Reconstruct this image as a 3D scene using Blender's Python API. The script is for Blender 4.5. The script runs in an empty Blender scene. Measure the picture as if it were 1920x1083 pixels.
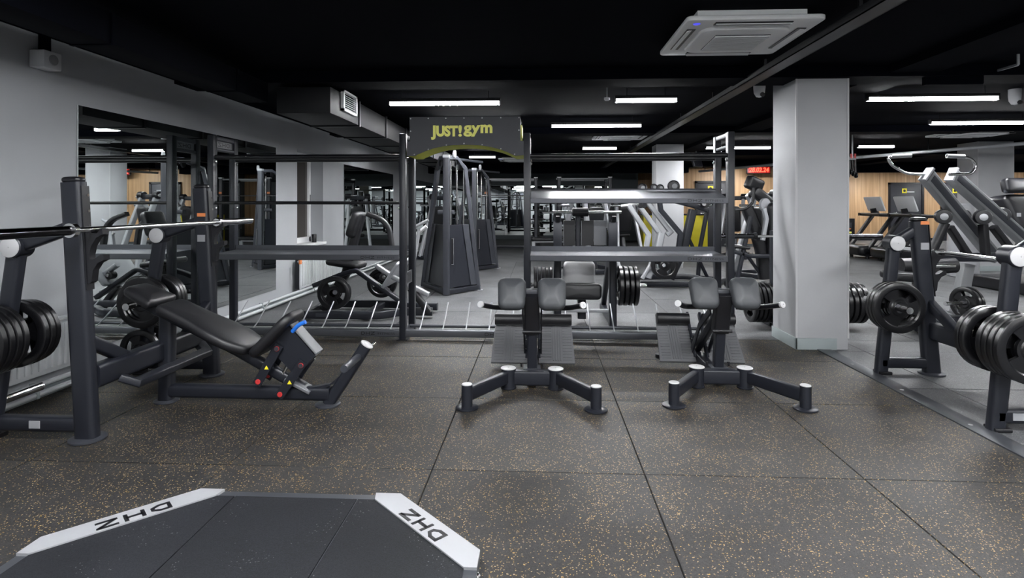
import bpy, bmesh, math, random
from mathutils import Vector, Matrix
random.seed(7)
sc = bpy.context.scene
COL = sc.collection
V = Vector
PI = math.pi

# ------------------------------------------------------------------ camera, world, exposure
cam_d = bpy.data.cameras.new('camera')
cam = bpy.data.objects.new('camera', cam_d); COL.objects.link(cam)
cam.location = (0, 0, 1.27)
YAW = math.radians(2.78)
cam.rotation_euler = (PI/2, 0, YAW)
cam_d.sensor_width = 36; cam_d.lens = 1070/1920*36; cam_d.shift_y = -(541.5-383)/1920
cam_d.clip_start = .05; cam_d.clip_end = 100
sc.camera = cam
w = bpy.data.worlds.new('world'); sc.world = w; w.use_nodes = True
w.node_tree.nodes['Background'].inputs[0].default_value = (.05, .055, .07, 1)
w.node_tree.nodes['Background'].inputs[1].default_value = .2
vs = sc.view_settings
vs.view_transform = 'Standard'; vs.look = 'None'; vs.exposure = 0.0; vs.gamma = 1; vs.use_curve_mapping = False
LAMP = 480          # emission of the ceiling tubes
sc.render.film_transparent = False

def W(px, py, Y):   # photo point at room depth Y -> room coordinates
    u = (px-960)/1070; v = (383-py)/1070; c, s = math.cos(YAW), math.sin(YAW)
    r = (u*c-s, u*s+c, v); t = Y/r[1]
    return V((r[0]*t, Y, 1.27+r[2]*t))

# ------------------------------------------------------------------ materials
MATS = {}
def mat(name, col, rough=.5, metal=0., spec=.5, bump=0., bscale=200., var=0., vscale=4., emit=None, estr=1., coat=0.):
    m = bpy.data.materials.new(name); m.use_nodes = True
    nt = m.node_tree; b = nt.nodes['Principled BSDF']
    b.inputs['Base Color'].default_value = (*col, 1); b.inputs['Roughness'].default_value = rough
    b.inputs['Metallic'].default_value = metal; b.inputs['Specular IOR Level'].default_value = spec
    b.inputs['Coat Weight'].default_value = coat
    tc = nt.nodes.new('ShaderNodeTexCoord')
    if var:
        n = nt.nodes.new('ShaderNodeTexNoise'); n.inputs['Scale'].default_value = vscale; n.inputs['Detail'].default_value = 6
        nt.links.new(tc.outputs['Object'], n.inputs['Vector'])
        r = nt.nodes.new('ShaderNodeValToRGB')
        r.color_ramp.elements[0].color = (*[c*(1-var) for c in col], 1); r.color_ramp.elements[0].position = .3
        r.color_ramp.elements[1].color = (*[min(1, c*(1+var)) for c in col], 1); r.color_ramp.elements[1].position = .7
        nt.links.new(n.outputs[0], r.inputs[0]); nt.links.new(r.outputs[0], b.inputs['Base Color'])
    if bump:
        n = nt.nodes.new('ShaderNodeTexNoise'); n.inputs['Scale'].default_value = bscale; n.inputs['Detail'].default_value = 3
        nt.links.new(tc.outputs['Object'], n.inputs['Vector'])
        bp = nt.nodes.new('ShaderNodeBump'); bp.inputs['Strength'].default_value = bump; bp.inputs['Distance'].default_value = .004
        nt.links.new(n.outputs[0], bp.inputs['Height']); nt.links.new(bp.outputs[0], b.inputs['Normal'])
    if emit:
        b.inputs['Emission Color'].default_value = (*emit, 1); b.inputs['Emission Strength'].default_value = estr
    MATS[name] = m
    return m
mat('steel', (.0125, .014, .020), .36, .15, .5, .05, 500)
mat('steel_mid', (.042, .045, .055), .38, .25)
mat('steel_black', (.005, .005, .007), .4)
mat('silver', (.36, .37, .39), .38, .4)
mat('grey_arm', (.14, .145, .155), .42, .3)
mat('chrome', (.62, .62, .62), .16, 1.)
mat('dark_chrome', (.07, .07, .075), .14, 1.)
mat('rubber', (.004, .004, .005), .30, 0, .5, .05, 120)
mat('vinyl', (.009, .009, .011), .42, 0, .5, .10, 900)
mat('vinyl_grey', (.042, .045, .050), .45, 0, .5, .35, 16)
mat('vinyl_light', (.45, .45, .46), .5, 0, .4, .1, 300)
mat('plastic', (.005, .005, .007), .35)
mat('cap', (.46, .46, .47), .4)
mat('window_white', (.78, .79, .80), .4)
mat('arm_grey', (.22, .225, .235), .42, .3)
mat('shelf_steel', (.10, .104, .118), .34, .65)
mat('white', (.27, .275, .29), .4)
mat('offwhite', (.55, .56, .58), .45, var=.03)
mat('ac_white', (.72, .73, .74), .5)
mat('blue', (.02, .16, .65), .35)
mat('red', (.45, .03, .03), .4)
mat('orange', (.65, .2, .06), .5)
mat('yellow', (.72, .62, .02), .5)
mat('lime', (.52, .54, .015), .45)
mat('lime_text', (.90, .88, .20), .5)
mat('sign_panel', (.020, .022, .030), .5, var=.1)
mat('wall', (.36, .373, .39), .75, 0, .3, .15, 60, .05, 1.5)
mat('wall_dark', (.10, .115, .125), .8)
mat('column', (.42, .425, .44), .7, 0, .3, .1, 60, .04, 2.5)
mat('skirt', (.30, .34, .345), .6)
mat('ceiling', (.0011, .0015, .0036), .9, 0, .06, .4, 12)
mat('duct', (.007, .0075, .009), .55, .1, .25)
mat('tray', (.012, .013, .016), .4, .5)
mat('joint', (.010, .010, .010), .9)
mat('strip', (.085, .09, .102), .35, .6)
mat('mirror', (.80, .845, .84), .0, 1.)
mat('glass_dark', (.035, .028, .022), .08)
mat('tube_light', (1, 1, 1), .5, emit=(.97, .985, 1), estr=LAMP)
mat('tube_side', (1, 1, 1), .5, emit=(.95, .98, 1), estr=10)
mat('led_red', (.3, .01, .01), .5, emit=(1, .04, .02), estr=7)
mat('led_back', (.01, .0, .0), .4, emit=(1, .02, .01), estr=.35)
mat('led_blue', (.02, .02, .3), .4, emit=(.1, .1, 1), estr=.8)
mat('door', (.018, .019, .025), .5)
mat('radiator', (.52, .54, .56), .45)
mat('ridge', (.13, .133, .14), .5, 0, .5, .2, 300)

def floor_mat(name, base, fleck, amount, gs):
    m = bpy.data.materials.new(name); m.use_nodes = True; nt = m.node_tree; b = nt.nodes['Principled BSDF']; L = nt.links.new
    b.inputs['Roughness'].default_value = .56; b.inputs['Specular IOR Level'].default_value = .42
    g = nt.nodes.new('ShaderNodeNewGeometry')
    vo = nt.nodes.new('ShaderNodeTexVoronoi'); vo.inputs['Scale'].default_value = gs; L(g.outputs['Position'], vo.inputs['Vector'])
    sep = nt.nodes.new('ShaderNodeSeparateColor'); L(vo.outputs['Color'], sep.inputs[0])
    # fleck density varies in clouds
    cl = nt.nodes.new('ShaderNodeTexNoise'); cl.inputs['Scale'].default_value = 6; L(g.outputs['Position'], cl.inputs['Vector'])
    mu = nt.nodes.new('ShaderNodeMath'); mu.operation = 'MULTIPLY_ADD'; mu.inputs[1].default_value = .16; mu.inputs[2].default_value = 1-amount-.08; L(cl.outputs[0], mu.inputs[0])
    gt = nt.nodes.new('ShaderNodeMath'); gt.operation = 'GREATER_THAN'; L(sep.outputs[0], gt.inputs[0]); L(mu.outputs[0], gt.inputs[1])
    n1 = nt.nodes.new('ShaderNodeTexNoise'); n1.inputs['Scale'].default_value = 2.2; n1.inputs['Detail'].default_value = 8; L(g.outputs['Position'], n1.inputs['Vector'])
    r1 = nt.nodes.new('ShaderNodeValToRGB'); e = r1.color_ramp.elements
    e[0].color = (*[k*.75 for k in base], 1); e[0].position = .3; e[1].color = (*[k*1.3 for k in base], 1); e[1].position = .72
    L(n1.outputs[0], r1.inputs[0])
    # crumb grain: each cell a little lighter or darker
    mr = nt.nodes.new('ShaderNodeMapRange'); mr.inputs['To Min'].default_value = .55; mr.inputs['To Max'].default_value = 1.5; L(sep.outputs[1], mr.inputs['Value'])
    mg = nt.nodes.new('ShaderNodeVectorMath'); mg.operation = 'SCALE'; L(r1.outputs[0], mg.inputs[0]); L(mr.outputs[0], mg.inputs['Scale'])
    oi = nt.nodes.new('ShaderNodeObjectInfo')
    mr2 = nt.nodes.new('ShaderNodeMapRange'); mr2.inputs['To Min'].default_value = .86; mr2.inputs['To Max'].default_value = 1.14; L(oi.outputs['Random'], mr2.inputs['Value'])
    mg2 = nt.nodes.new('ShaderNodeVectorMath'); mg2.operation = 'SCALE'; L(mg.outputs[0], mg2.inputs[0]); L(mr2.outputs[0], mg2.inputs['Scale'])
    fr = nt.nodes.new('ShaderNodeValToRGB'); fe = fr.color_ramp.elements
    fe[0].color = (*fleck, 1); fe[1].color = (*[k*.5+.12 for k in fleck], 1); L(sep.outputs[2], fr.inputs[0])
    mx = nt.nodes.new('ShaderNodeMix'); mx.data_type = 'RGBA'; L(gt.outputs[0], mx.inputs[0]); L(mg2.outputs[0], mx.inputs[6]); L(fr.outputs[0], mx.inputs[7])
    L(mx.outputs[2], b.inputs['Base Color'])
    bp = nt.nodes.new('ShaderNodeBump'); bp.inputs['Strength'].default_value = .35; bp.inputs['Distance'].default_value = .002
    L(sep.outputs[1], bp.inputs['Height']); L(bp.outputs[0], b.inputs['Normal'])
    MATS[name] = m; return b
floor_mat('floor_fleck', (.0205, .0196, .0195), (.36, .22, .05), .05, 250)
floor_mat('floor_plain', (.076, .078, .082), (.2, .2, .2), .02, 210)
floor_mat('platform_rubber', (.0095, .0103, .013), (.05, .05, .055), .0, 300).inputs['Specular IOR Level'].default_value = .25

def wood_mat():
    m = bpy.data.materials.new('wood'); m.use_nodes = True; nt = m.node_tree; b = nt.nodes['Principled BSDF']; L = nt.links.new
    b.inputs['Roughness'].default_value = .5
    g = nt.nodes.new('ShaderNodeNewGeometry'); mp = nt.nodes.new('ShaderNodeMapping'); mp.inputs['Scale'].default_value = (14, 14, .5)
    L(g.outputs['Position'], mp.inputs[0])
    n = nt.nodes.new('ShaderNodeTexNoise'); n.inputs['Scale'].default_value = 1; n.inputs['Detail'].default_value = 6; L(mp.outputs[0], n.inputs['Vector'])
    r = nt.nodes.new('ShaderNodeValToRGB'); e = r.color_ramp.elements
    e[0].color = (.30, .175, .085, 1); e[0].position = .3; e[1].color = (.54, .35, .19, 1); e[1].position = .7
    L(n.outputs[0], r.inputs[0]); L(r.outputs[0], b.inputs['Base Color']); MATS['wood'] = m
wood_mat()

# ------------------------------------------------------------------ mesh helpers
ORG = {}
def mesh_obj(name, verts, faces, m, parent=None, sharp=35, smooth=True):
    """verts in room coordinates; the object's origin is its thing's origin"""
    o0 = ORG.get(parent.as_pointer(), V((0, 0, 0))) if parent else V((0, 0, 0))
    me = bpy.data.meshes.new(name)
    me.from_pydata([tuple(V(v)-o0) for v in verts], [], faces)
    bm = bmesh.new(); bm.from_mesh(me); bmesh.ops.recalc_face_normals(bm, faces=bm.faces); bm.to_mesh(me); bm.free()
    if smooth:
        me.polygons.foreach_set('use_smooth', [True]*len(me.polygons)); me.set_sharp_from_angle(angle=math.radians(sharp))
    me.materials.append(MATS[m])
    o = bpy.data.objects.new(name, me); COL.objects.link(o)
    if parent: o.parent = parent
    ORG[o.as_pointer()] = o0
    return o
def tag(o, label, cat, group=None):
    o['label'] = label; o['category'] = cat
    if group: o['group'] = group
    return o
def thing(name, label, cat, loc, group=None):
    o = bpy.data.objects.new(name, None); COL.objects.link(o); o.location = loc; o.empty_display_size = .1
    ORG[o.as_pointer()] = V(loc)
    return tag(o, label, cat, group)
def solo(o, label, cat, group=None, loc=None):
    """a thing that is a single mesh: move its origin to loc"""
    tag(o, label, cat, group)
    if loc is not None:
        o.data.transform(Matrix.Translation(-V(loc))); o.location = loc; ORG[o.as_pointer()] = V(loc)
    return o
def struct(o): o['kind'] = 'structure'; return o
def merge(*geos):
    vs_, fs = [], []
    for v, f in geos:
        k = len(vs_); vs_ += list(v); fs += [tuple(i+k for i in q) for q in f]
    return vs_, fs
def G_box(a, b, bev=0):
    x0, y0, z0 = [min(a[i], b[i]) for i in range(3)]; x1, y1, z1 = [max(a[i], b[i]) for i in range(3)]
    if not bev:
        v = [(x0,y0,z0),(x1,y0,z0),(x1,y1,z0),(x0,y1,z0),(x0,y0,z1),(x1,y0,z1),(x1,y1,z1),(x0,y1,z1)]
        return v, [(0,3,2,1),(4,5,6,7),(0,1,5,4),(1,2,6,5),(2,3,7,6),(3,0,4,7)]
    bm = bmesh.new()
    r = bmesh.ops.create_cube(bm, size=1)
    for q in bm.verts: q.co = V(((x0+x1)/2+q.co.x*(x1-x0), (y0+y1)/2+q.co.y*(y1-y0), (z0+z1)/2+q.co.z*(z1-z0)))
    bmesh.ops.bevel(bm, geom=bm.edges[:], offset=bev, segments=2, profile=.5, affect='EDGES')
    bm.verts.index_update(); out = [tuple(q.co) for q in bm.verts], [tuple(q.index for q in f.verts) for f in bm.faces]; bm.free()
    return out
def prof_round(r, n=14): return [(r*math.cos(2*PI*i/n), r*math.sin(2*PI*i/n)) for i in range(n)]
def prof_rect(w, h, r=None, n=3):
    r = min(w, h)*.22 if r is None else r
    out = []
    for cx, cy, a0 in ((w/2-r, h/2-r, 0), (-w/2+r, h/2-r, PI/2), (-w/2+r, -h/2+r, PI), (w/2-r, -h/2+r, 1.5*PI)):
        for i in range(n+1):
            a = a0+PI/2*i/n; out.append((cx+r*math.cos(a), cy+r*math.sin(a)))
    return out
def G_sweep(pts, prof, up=(0, 0, 1), cap=True, closed=False):
    """sweep a profile along a polyline; profile x = sideways, y = towards up"""
    pts = [V(p) for p in pts]; n = len(pts); m = len(prof); up = V(up)
    vs_, fs = [], []
    for i, p in enumerate(pts):
        if closed: d0 = (p-pts[i-1]).normalized(); d1 = (pts[(i+1) % n]-p).normalized()
        else:
            d1 = (pts[i+1]-p).normalized() if i < n-1 else (p-pts[i-1]).normalized()
            d0 = (p-pts[i-1]).normalized() if i > 0 else d1
        t = (d0+d1).normalized() if (d0+d1).length > 1e-6 else d1
        u = up if abs(d1.dot(up.normalized())) < .98 else V((0, 1, 0)) if abs(d1.y) < .9 else V((1, 0, 0))
        sd = d1.cross(u).normalized(); uu = sd.cross(d1).normalized()
        for a, b in prof:
            q = sd*a+uu*b
            den = t.dot(d1)
            q = q - d1*(q.dot(t)/den) if den > .2 else q     # mitre
            vs_.append(tuple(p+q))
    for i in range(n if closed else n-1):
        j = (i+1) % n
        for k in range(m):
            l = (k+1) % m; fs.append((i*m+k, i*m+l, j*m+l, j*m+k))
    if cap and not closed:
        fs.append(tuple(range(m-1, -1, -1))); fs.append(tuple((n-1)*m+k for k in range(m)))
    return vs_, fs
def arc_pts(pts, rad=.05, n=4):
    """round the corners of a polyline"""
    pts = [V(p) for p in pts]; out = [pts[0]]
    for i in range(1, len(pts)-1):
        a, b, c = pts[i-1], pts[i], pts[i+1]
        r = min(rad, (a-b).length*.45, (c-b).length*.45)
        p0 = b+(a-b).normalized()*r; p1 = b+(c-b).normalized()*r
        for k in range(n+1):
            t = k/n; out.append(p0*(1-t)**2+b*2*t*(1-t)+p1*t*t)
    out.append(pts[-1]); return out
def box(name, a, b, m, parent=None, bev=0): return mesh_obj(name, *G_box(a, b, bev), m, parent)
def tube(name, pts, r, m, parent=None, n=14, round_=0):
    if round_: pts = arc_pts(pts, round_)
    return mesh_obj(name, *G_sweep(pts, prof_round(r, n)), m, parent)
def beam(name, pts, w_, h, m, parent=None, up=(0, 0, 1), r=None, round_=0):
    if round_: pts = arc_pts(pts, round_)
    return mesh_obj(name, *G_sweep(pts, prof_rect(w_, h, r), up), m, parent)
def G_lathe(p, axis, prof, n=28):
    """prof: (radius, along) pairs; axis direction from p"""
    p = V(p); ax = V(axis).normalized(); s = ax.orthogonal().normalized(); t = ax.cross(s)
    vs_, fs = [], []
    for r, h in prof:
        for i in range(n):
            a = 2*PI*i/n; vs_.append(tuple(p+ax*h+(s*math.cos(a)+t*math.sin(a))*r))
    k = len(prof)
    for j in range(k-1):
        for i in range(n):
            l = (i+1) % n; fs.append((j*n+i, j*n+l, (j+1)*n+l, (j+1)*n+i))
    if prof[0][0] > 0: fs.append(tuple(range(n-1, -1, -1)))
    if prof[-1][0] > 0: fs.append(tuple((k-1)*n+i for i in range(n)))
    return vs_, fs
def lathe(name, p, axis, prof, m, parent=None, n=28): return mesh_obj(name, *G_lathe(p, axis, prof, n), m, parent)
def disc_prof(r, h, e=.004): return [(r-e, 0), (r, e), (r, h-e), (r-e, h)]
def G_extr(pts2, fn, t0, t1):
    """extrude a closed 2D outline; fn(a, b, t) -> room point"""
    n = len(pts2); v = [tuple(fn(a, b, t0)) for a, b in pts2]+[tuple(fn(a, b, t1)) for a, b in pts2]
    f = [tuple(range(n)), tuple(range(2*n-1, n-1, -1))]+[(i, (i+1) % n, n+(i+1) % n, n+i) for i in range(n)]
    return v, f
def plate_xz(name, pts2, y0, y1, m, parent=None): return mesh_obj(name, *G_extr(pts2, lambda a, b, t: (a, t, b), y0, y1), m, parent)
def rr(w_, h, r, n=5): return prof_rect(w_, h, r, n)
def pad(name, outline, t, org, ax, ay, m, parent=None, rad=None, puff=.006):
    """upholstered pad: 2D outline (counter-clockwise), thickness t along ax x ay, rounded edges"""
    ax, ay = V(ax).normalized(), V(ay).normalized(); nz = ax.cross(ay).normalized(); org = V(org)
    rad = min(t*.42, .03) if rad is None else rad
    n = len(outline); P2 = [V((a, b)) for a, b in outline]; nor = []
    for i in range(n):
        d = (P2[(i+1) % n]-P2[i-1]); q = V((d.y, -d.x)); nor.append(q.normalized() if q.length > 1e-9 else V((0, 0)))
    lay = [(rad, -t/2), (rad*.3, -t/2+rad*.3), (0, -t/2+rad)]
    lay += [(rad*(1-math.cos(a)), t/2-rad+rad*math.sin(a)) for a in (0, .5, 1.05, 1.57)]
    c = sum(P2, V((0, 0)))/n
    vs_, fs = [], []
    for ins, z in lay:
        for i in range(n):
            q = P2[i]-nor[i]*ins; vs_.append(tuple(org+ax*q.x+ay*q.y+nz*z))
    for s, dz in ((.7, puff*.7), (.35, puff)):
        for i in range(n):
            q = c+(P2[i]-nor[i]*rad-c)*s; vs_.append(tuple(org+ax*q.x+ay*q.y+nz*(t/2+dz)))
    k = len(lay)+2
    for j in range(k-1):
        for i in range(n):
            l = (i+1) % n; fs.append((j*n+i, j*n+l, (j+1)*n+l, (j+1)*n+i))
    fs.append(tuple(range(n-1, -1, -1))); fs.append(tuple((k-1)*n+i for i in range(n)))
    return mesh_obj(name, vs_, fs, m, parent, sharp=60)
def text(name, s, org, ax, ay, size, m, parent=None, ext=.002, bold=0., shear=0., sx=1.):
    """flat lettering as a thin mesh; org = lower left corner"""
    c = bpy.data.curves.new(name, 'FONT'); c.body = s; c.size = size; c.extrude = ext; c.offset = bold; c.shear = shear
    to = bpy.data.objects.new(name, c); COL.objects.link(to)
    dg = bpy.context.evaluated_depsgraph_get(); me = bpy.data.meshes.new_from_object(to.evaluated_get(dg))
    bpy.data.objects.remove(to); bpy.data.curves.remove(c)
    ax, ay = V(ax).normalized(), V(ay).normalized(); nz = ax.cross(ay); org = V(org)
    vs_ = [tuple(org+ax*v.co.x*sx+ay*v.co.y+nz*v.co.z) for v in me.vertices]; fs = [tuple(p.vertices) for p in me.polygons]
    bpy.data.meshes.remove(me)
    return mesh_obj(name, vs_, fs, m, parent, smooth=False)
def copy_thing(root, loc, rotz=0., label=None, group=None):
    r = root.copy(); COL.objects.link(r); r.location = loc; r.rotation_euler = (0, 0, rotz)
    if label: r['label'] = label
    if group: r['group'] = group
    for ch in root.children:
        c = ch.copy(); COL.objects.link(c); c.parent = r
        for g in ch.children:
            d = g.copy(); COL.objects.link(d); d.parent = c
    return r

# ------------------------------------------------------------------ room shell
XL, XR, YB, YF, ZC = -3.33, 19., 20.8, -4.5, 2.47
fl = struct(box('floor', (XL-.3, YF, -.2), (XR, YB+.2, -.008), 'joint'))
TX0, TY0, TW, TH_ = -.515, 2.715, 1.008, 1.006
TC = {}
def tile(x0, x1, y0, y1, m):
    k = (round(x1-x0, 3), round(y1-y0, 3), m)
    if k not in TC:
        g = .003; a, b = k[0]/2-g, k[1]/2-g; e = .0015
        v = [(-a,-b,-.02),(a,-b,-.02),(a,b,-.02),(-a,b,-.02),(-a,-b,-e),(a,-b,-e),(a,b,-e),(-a,b,-e),(-a+e,-b+e,0),(a-e,-b+e,0),(a-e,b-e,0),(-a+e,b-e,0)]
        f = [(0,3,2,1)]+[(i,(i+1)%4,4+(i+1)%4,4+i) for i in range(4)]+[(4+i,4+(i+1)%4,8+(i+1)%4,8+i) for i in range(4)]+[(8,9,10,11)]
        me = bpy.data.meshes.new('tile'); me.from_pydata(v, [], f); me.materials.append(MATS[m]); TC[k] = me
    o = bpy.data.objects.new('tile', TC[k]); COL.objects.link(o); o.parent = fl; o.location = ((x0+x1)/2, (y0+y1)/2, random.uniform(-.0007, .0007))
SX, SY = 2.48, 5.47        # edge of the speckled area (metal strip, rack line)
xs = [TX0+TW*k for k in range(-2, 13)]; ys = [TY0+TH_*k for k in range(-4, 11)]
def cuts(a, lo, hi): return [lo]+[q for q in a if lo+.02 < q < hi-.02]+[hi]
def lay(xl, yl, m):
    for i in range(len(xl)-1):
        for j in range(len(yl)-1): tile(xl[i], xl[i+1], yl[j], yl[j+1], m)
lay(cuts(xs, XL, SX-.06), cuts(ys, -1.3, SY), 'floor_fleck')
lay(cuts([q+.3 for q in xs], SX+.06, 11.5), cuts([q+.35 for q in ys], 1.6, SY), 'floor_plain')
lay(cuts(xs, XL, 11.5), cuts(ys, SY, 12.6), 'floor_plain')
box('far_matting', (XL, 12.6, -.02), (XR, YB, -.001), 'floor_plain', fl)
box('side_matting', (11.5, YF, -.02), (XR, 12.6, -.001), 'floor_plain', fl)
box('near_matting', (XL, YF, -.02), (11.5, -1.3, -.001), 'floor_plain', fl)
box('edge_matting', (SX+.06, -1.3, -.02), (11.5, 1.6, -.001), 'floor_plain', fl)
t = struct(box('trim_1', (SX-.06, -1.3, -.01), (SX+.06, 5.12, .006), 'strip', bev=.003))
for k in range(8): lathe('screw', (SX-.01, .3+k*.62, .006), (0, 0, 1), [(.012, 0), (.012, .0015)], 'cap', t, 10)
ce = struct(box('ceiling', (XL-.3, YF, ZC), (XR, YB+.2, ZC+.2), 'ceiling'))
for y in (1.2, 5.05, 8.9, 13.0, 17.0): box('beam', (XL, y, ZC-.10), (XR, y+.35, ZC), 'ceiling', ce)
for a, b in ((XL, 4.35), (7.5, XR)): box('lamp_hiding_beam', (a, 16.9, 2.2), (b, 17.25, ZC), 'ceiling', ce)  # deep beams added to hide the added wall lamps from the camera
box('lamp_hiding_beam', (4.35, 15.55, 2.3), (7.5, 15.8, ZC), 'ceiling', ce)  # likewise added, hides the lamp that brightens the clad block
for x in (3.0, 9.0): box('beam', (x, YF, ZC-.07), (x+.4, YB, ZC), 'ceiling', ce)

# walls: left one with a window niche
WY0, WY1, WZ0, WZ1 = 7.69, 8.63, .70, 2.03
geo = merge(G_box((XL-.4, YF, 0), (XL, WY0, ZC)), G_box((XL-.4, WY1, 0), (XL, YB, ZC)), G_box((XL-.4, WY0, 0), (XL, WY1, WZ0)), G_box((XL-.4, WY0, WZ1), (XL, WY1, ZC)))
struct(mesh_obj('wall_left', *geo, 'wall', smooth=False))
struct(box('trim_2', (XL, YF, 2.40), (XL+.012, YB, ZC), 'ceiling'))
struct(mesh_obj('baseboard_left', *merge(G_box((XL, YF, 0), (XL+.06, YB, .075), .005)), 'skirt'))
wn = struct(box('window_1', (XL-.26, WY0, WZ0), (XL-.22, WY1, WZ1), 'glass_dark'))
for a, b in (((XL-.27, WY0, WZ0), (XL-.19, WY0+.07, WZ1)), ((XL-.27, WY1-.07, WZ0), (XL-.19, WY1, WZ1)), ((XL-.27, WY0, WZ0), (XL-.19, WY1, WZ0+.08)), ((XL-.27, WY0, WZ1-.07), (XL-.19, WY1, WZ1))):
    box('window_frame', a, b, 'window_white', wn, .006)
box('sash', (XL-.215, WY0+.07, WZ0+.08), (XL-.195, WY0+.13, WZ1-.07), 'window_white', wn)
box('window_sill', (XL-.22, WY0, WZ0-.035), (XL+.05, WY1+.02, WZ0+.002), 'window_white', wn, .006)
box('window_handle', (XL-.19, WY1-.05, 1.30), (XL-.165, WY1-.03, 1.42), 'white', wn, .004)
o = lathe('can', (XL-.06, WY1-.2, WZ0+.002), (0, 0, 1), [(.034, 0), (.036, .004), (.036, .115), (.032, .122)], 'plastic', None, 20)
solo(o, 'small black can standing on the white window sill', 'can', loc=(XL-.06, WY1-.2, WZ0+.002))

wb = struct(box('wall_back', (XL-.4, YB, 0), (XR, YB+.2, ZC), 'wall_dark'))
x = 3.46
while x < XR-.1:
    box('panel', (x+.004, YB-.03, .09), (min(x+1.22, XR)-.004, YB, ZC), 'wood', wb, .004); x += 1.22
struct(box('baseboard_back', (3.46, YB-.04, 0), (XR, YB, .09), 'plastic'))
struct(box('wall_right', (XR, YF, 0), (XR+.2, YB, ZC), 'wall_dark'))
struct(box('wall_front', (XL-.4, YF-.2, 0), (XR, YF, ZC), 'wall'))
# a painted partition stub beside the back mirror
struct(box('wall_partition', (2.55, YB-.5, 0), (3.46, YB, ZC), 'wall_dark'))

# pillars
def column(n, x0, x1, y0, y1):
    c = struct(box('column_%d' % n, (x0, y0, 0), (x1, y1, ZC), 'column', bev=.006))
    for a, b in (((x0-.012, y0-.012, 0), (x1-.10, y0+.004, .10)), ((x0-.012, y0-.012, 0), (x0+.004, y1, .10))): box('skirting', a, b, 'skirt', c, .003)
    for x_ in (x0, x1):      # metal corner beads
        box('corner_bead', (x_-.008, y0-.003, .1), (x_+.008, y0+.008, ZC), 'cap', c)
    return c
column(1, 2.25, 2.69, 5.12, 5.63); column(2, 2.33, 2.85, 11.5, 12.0); column(3, 8.35, 9.0, 11.3, 11.85)

# ceiling services
o = box('wall_shade_box', (-2.69, YF+.2, 2.19), (-2.45, 5.04, 2.365), 'ceiling', bev=.004); tag(o, 'black box added under the ceiling to shade the top of the mirror wall', 'air duct')  # box added to keep lamp light off the upper wall
for k in range(7): box('flange', (-2.70, -3.6+k*1.35, 2.183), (-2.44, -3.57+k*1.35, 2.367), 'ceiling', o)
box('air_duct', (-2.4, 5.1, 2.10), (-1.9, 14, 2.34), 'duct', bev=.004)
du = tag(bpy.data.objects['air_duct'], 'long rectangular dark metal air duct under the ceiling beside the mirror wall', 'air duct')
for k in range(8): box('flange', (-2.42, 5.9+k*1.05, 2.085), (-1.885, 5.93+k*1.05, 2.355), 'tray', du)
for k in range(4): box('hanger', (-2.2, 5.6+k*2.3, 2.34), (-2.17, 5.63+k*2.3, ZC), 'tray', du)
g = thing('air_grille', 'small white louvred air grille on the side of the dark air duct', 'vent', (-1.88, 5.57, 2.17))
for a, b in (((-1.9, 5.37, 2.17), (-1.87, 5.78, 2.19)), ((-1.9, 5.37, 2.35), (-1.87, 5.78, 2.37)), ((-1.9, 5.37, 2.17), (-1.87, 5.40, 2.37)), ((-1.9, 5.75, 2.17), (-1.87, 5.78, 2.37))): box('frame', a, b, 'ac_white', g)
for k in range(8): beam('louvre', [(-1.882, 5.40, 2.202+k*.02), (-1.882, 5.75, 2.202+k*.02)], .014, .004, 'ac_white', g, up=(.4, 0, 1), r=.001)
tr = tag(mesh_obj('cable_tray', *merge(G_box((1.80, 1.5, 2.335), (1.92, 17, 2.342)), G_box((1.80, 1.5, 2.335), (1.806, 17, 2.385)), G_box((1.914, 1.5, 2.335), (1.92, 17, 2.385))), 'tray', smooth=False), 'perforated metal cable tray running under the ceiling past the pillars', 'cable tray')
for k in range(11): box('hanger', (1.85, 2+k*1.4, 2.342), (1.87, 2.02+k*1.4, ZC), 'tray', tr)
o = tube('ceiling_pipe', [(4.4, 16, 2.18), (5.5, 13.5, 2.2), (8.6, 8.2, 2.27)], .03, 'silver'); tag(o, 'thin bare pipe slung under the ceiling above the treadmills', 'pipe')
for p in ((4.5, 15.8), (5.5, 13.5), (7.1, 10.8)): box('hanger', (p[0]-.008, p[1]-.008, 2.2), (p[0]+.008, p[1]+.008, ZC), 'tray', o)
hb = thing('hanging_bracket', 'dark hanging ceiling bracket with pale metal edges', 'bracket', (4.05, 4.75, ZC))
pa, pb = W(1909, 85, 4.75), W(1909, 121, 4.75); pc = W(1843, 140, 5.3)
beam('upright', [(pb.x, 4.75, ZC), pb], .02, .012, 'silver', hb); beam('arm', [pb, pc], .012, .02, 'silver', hb)
beam('crossbar', [(pb.x-.5, 5.1, ZC-.12), (pb.x-.02, 5.1, ZC-.12)], .05, .1, 'ceiling', hb)

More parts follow.
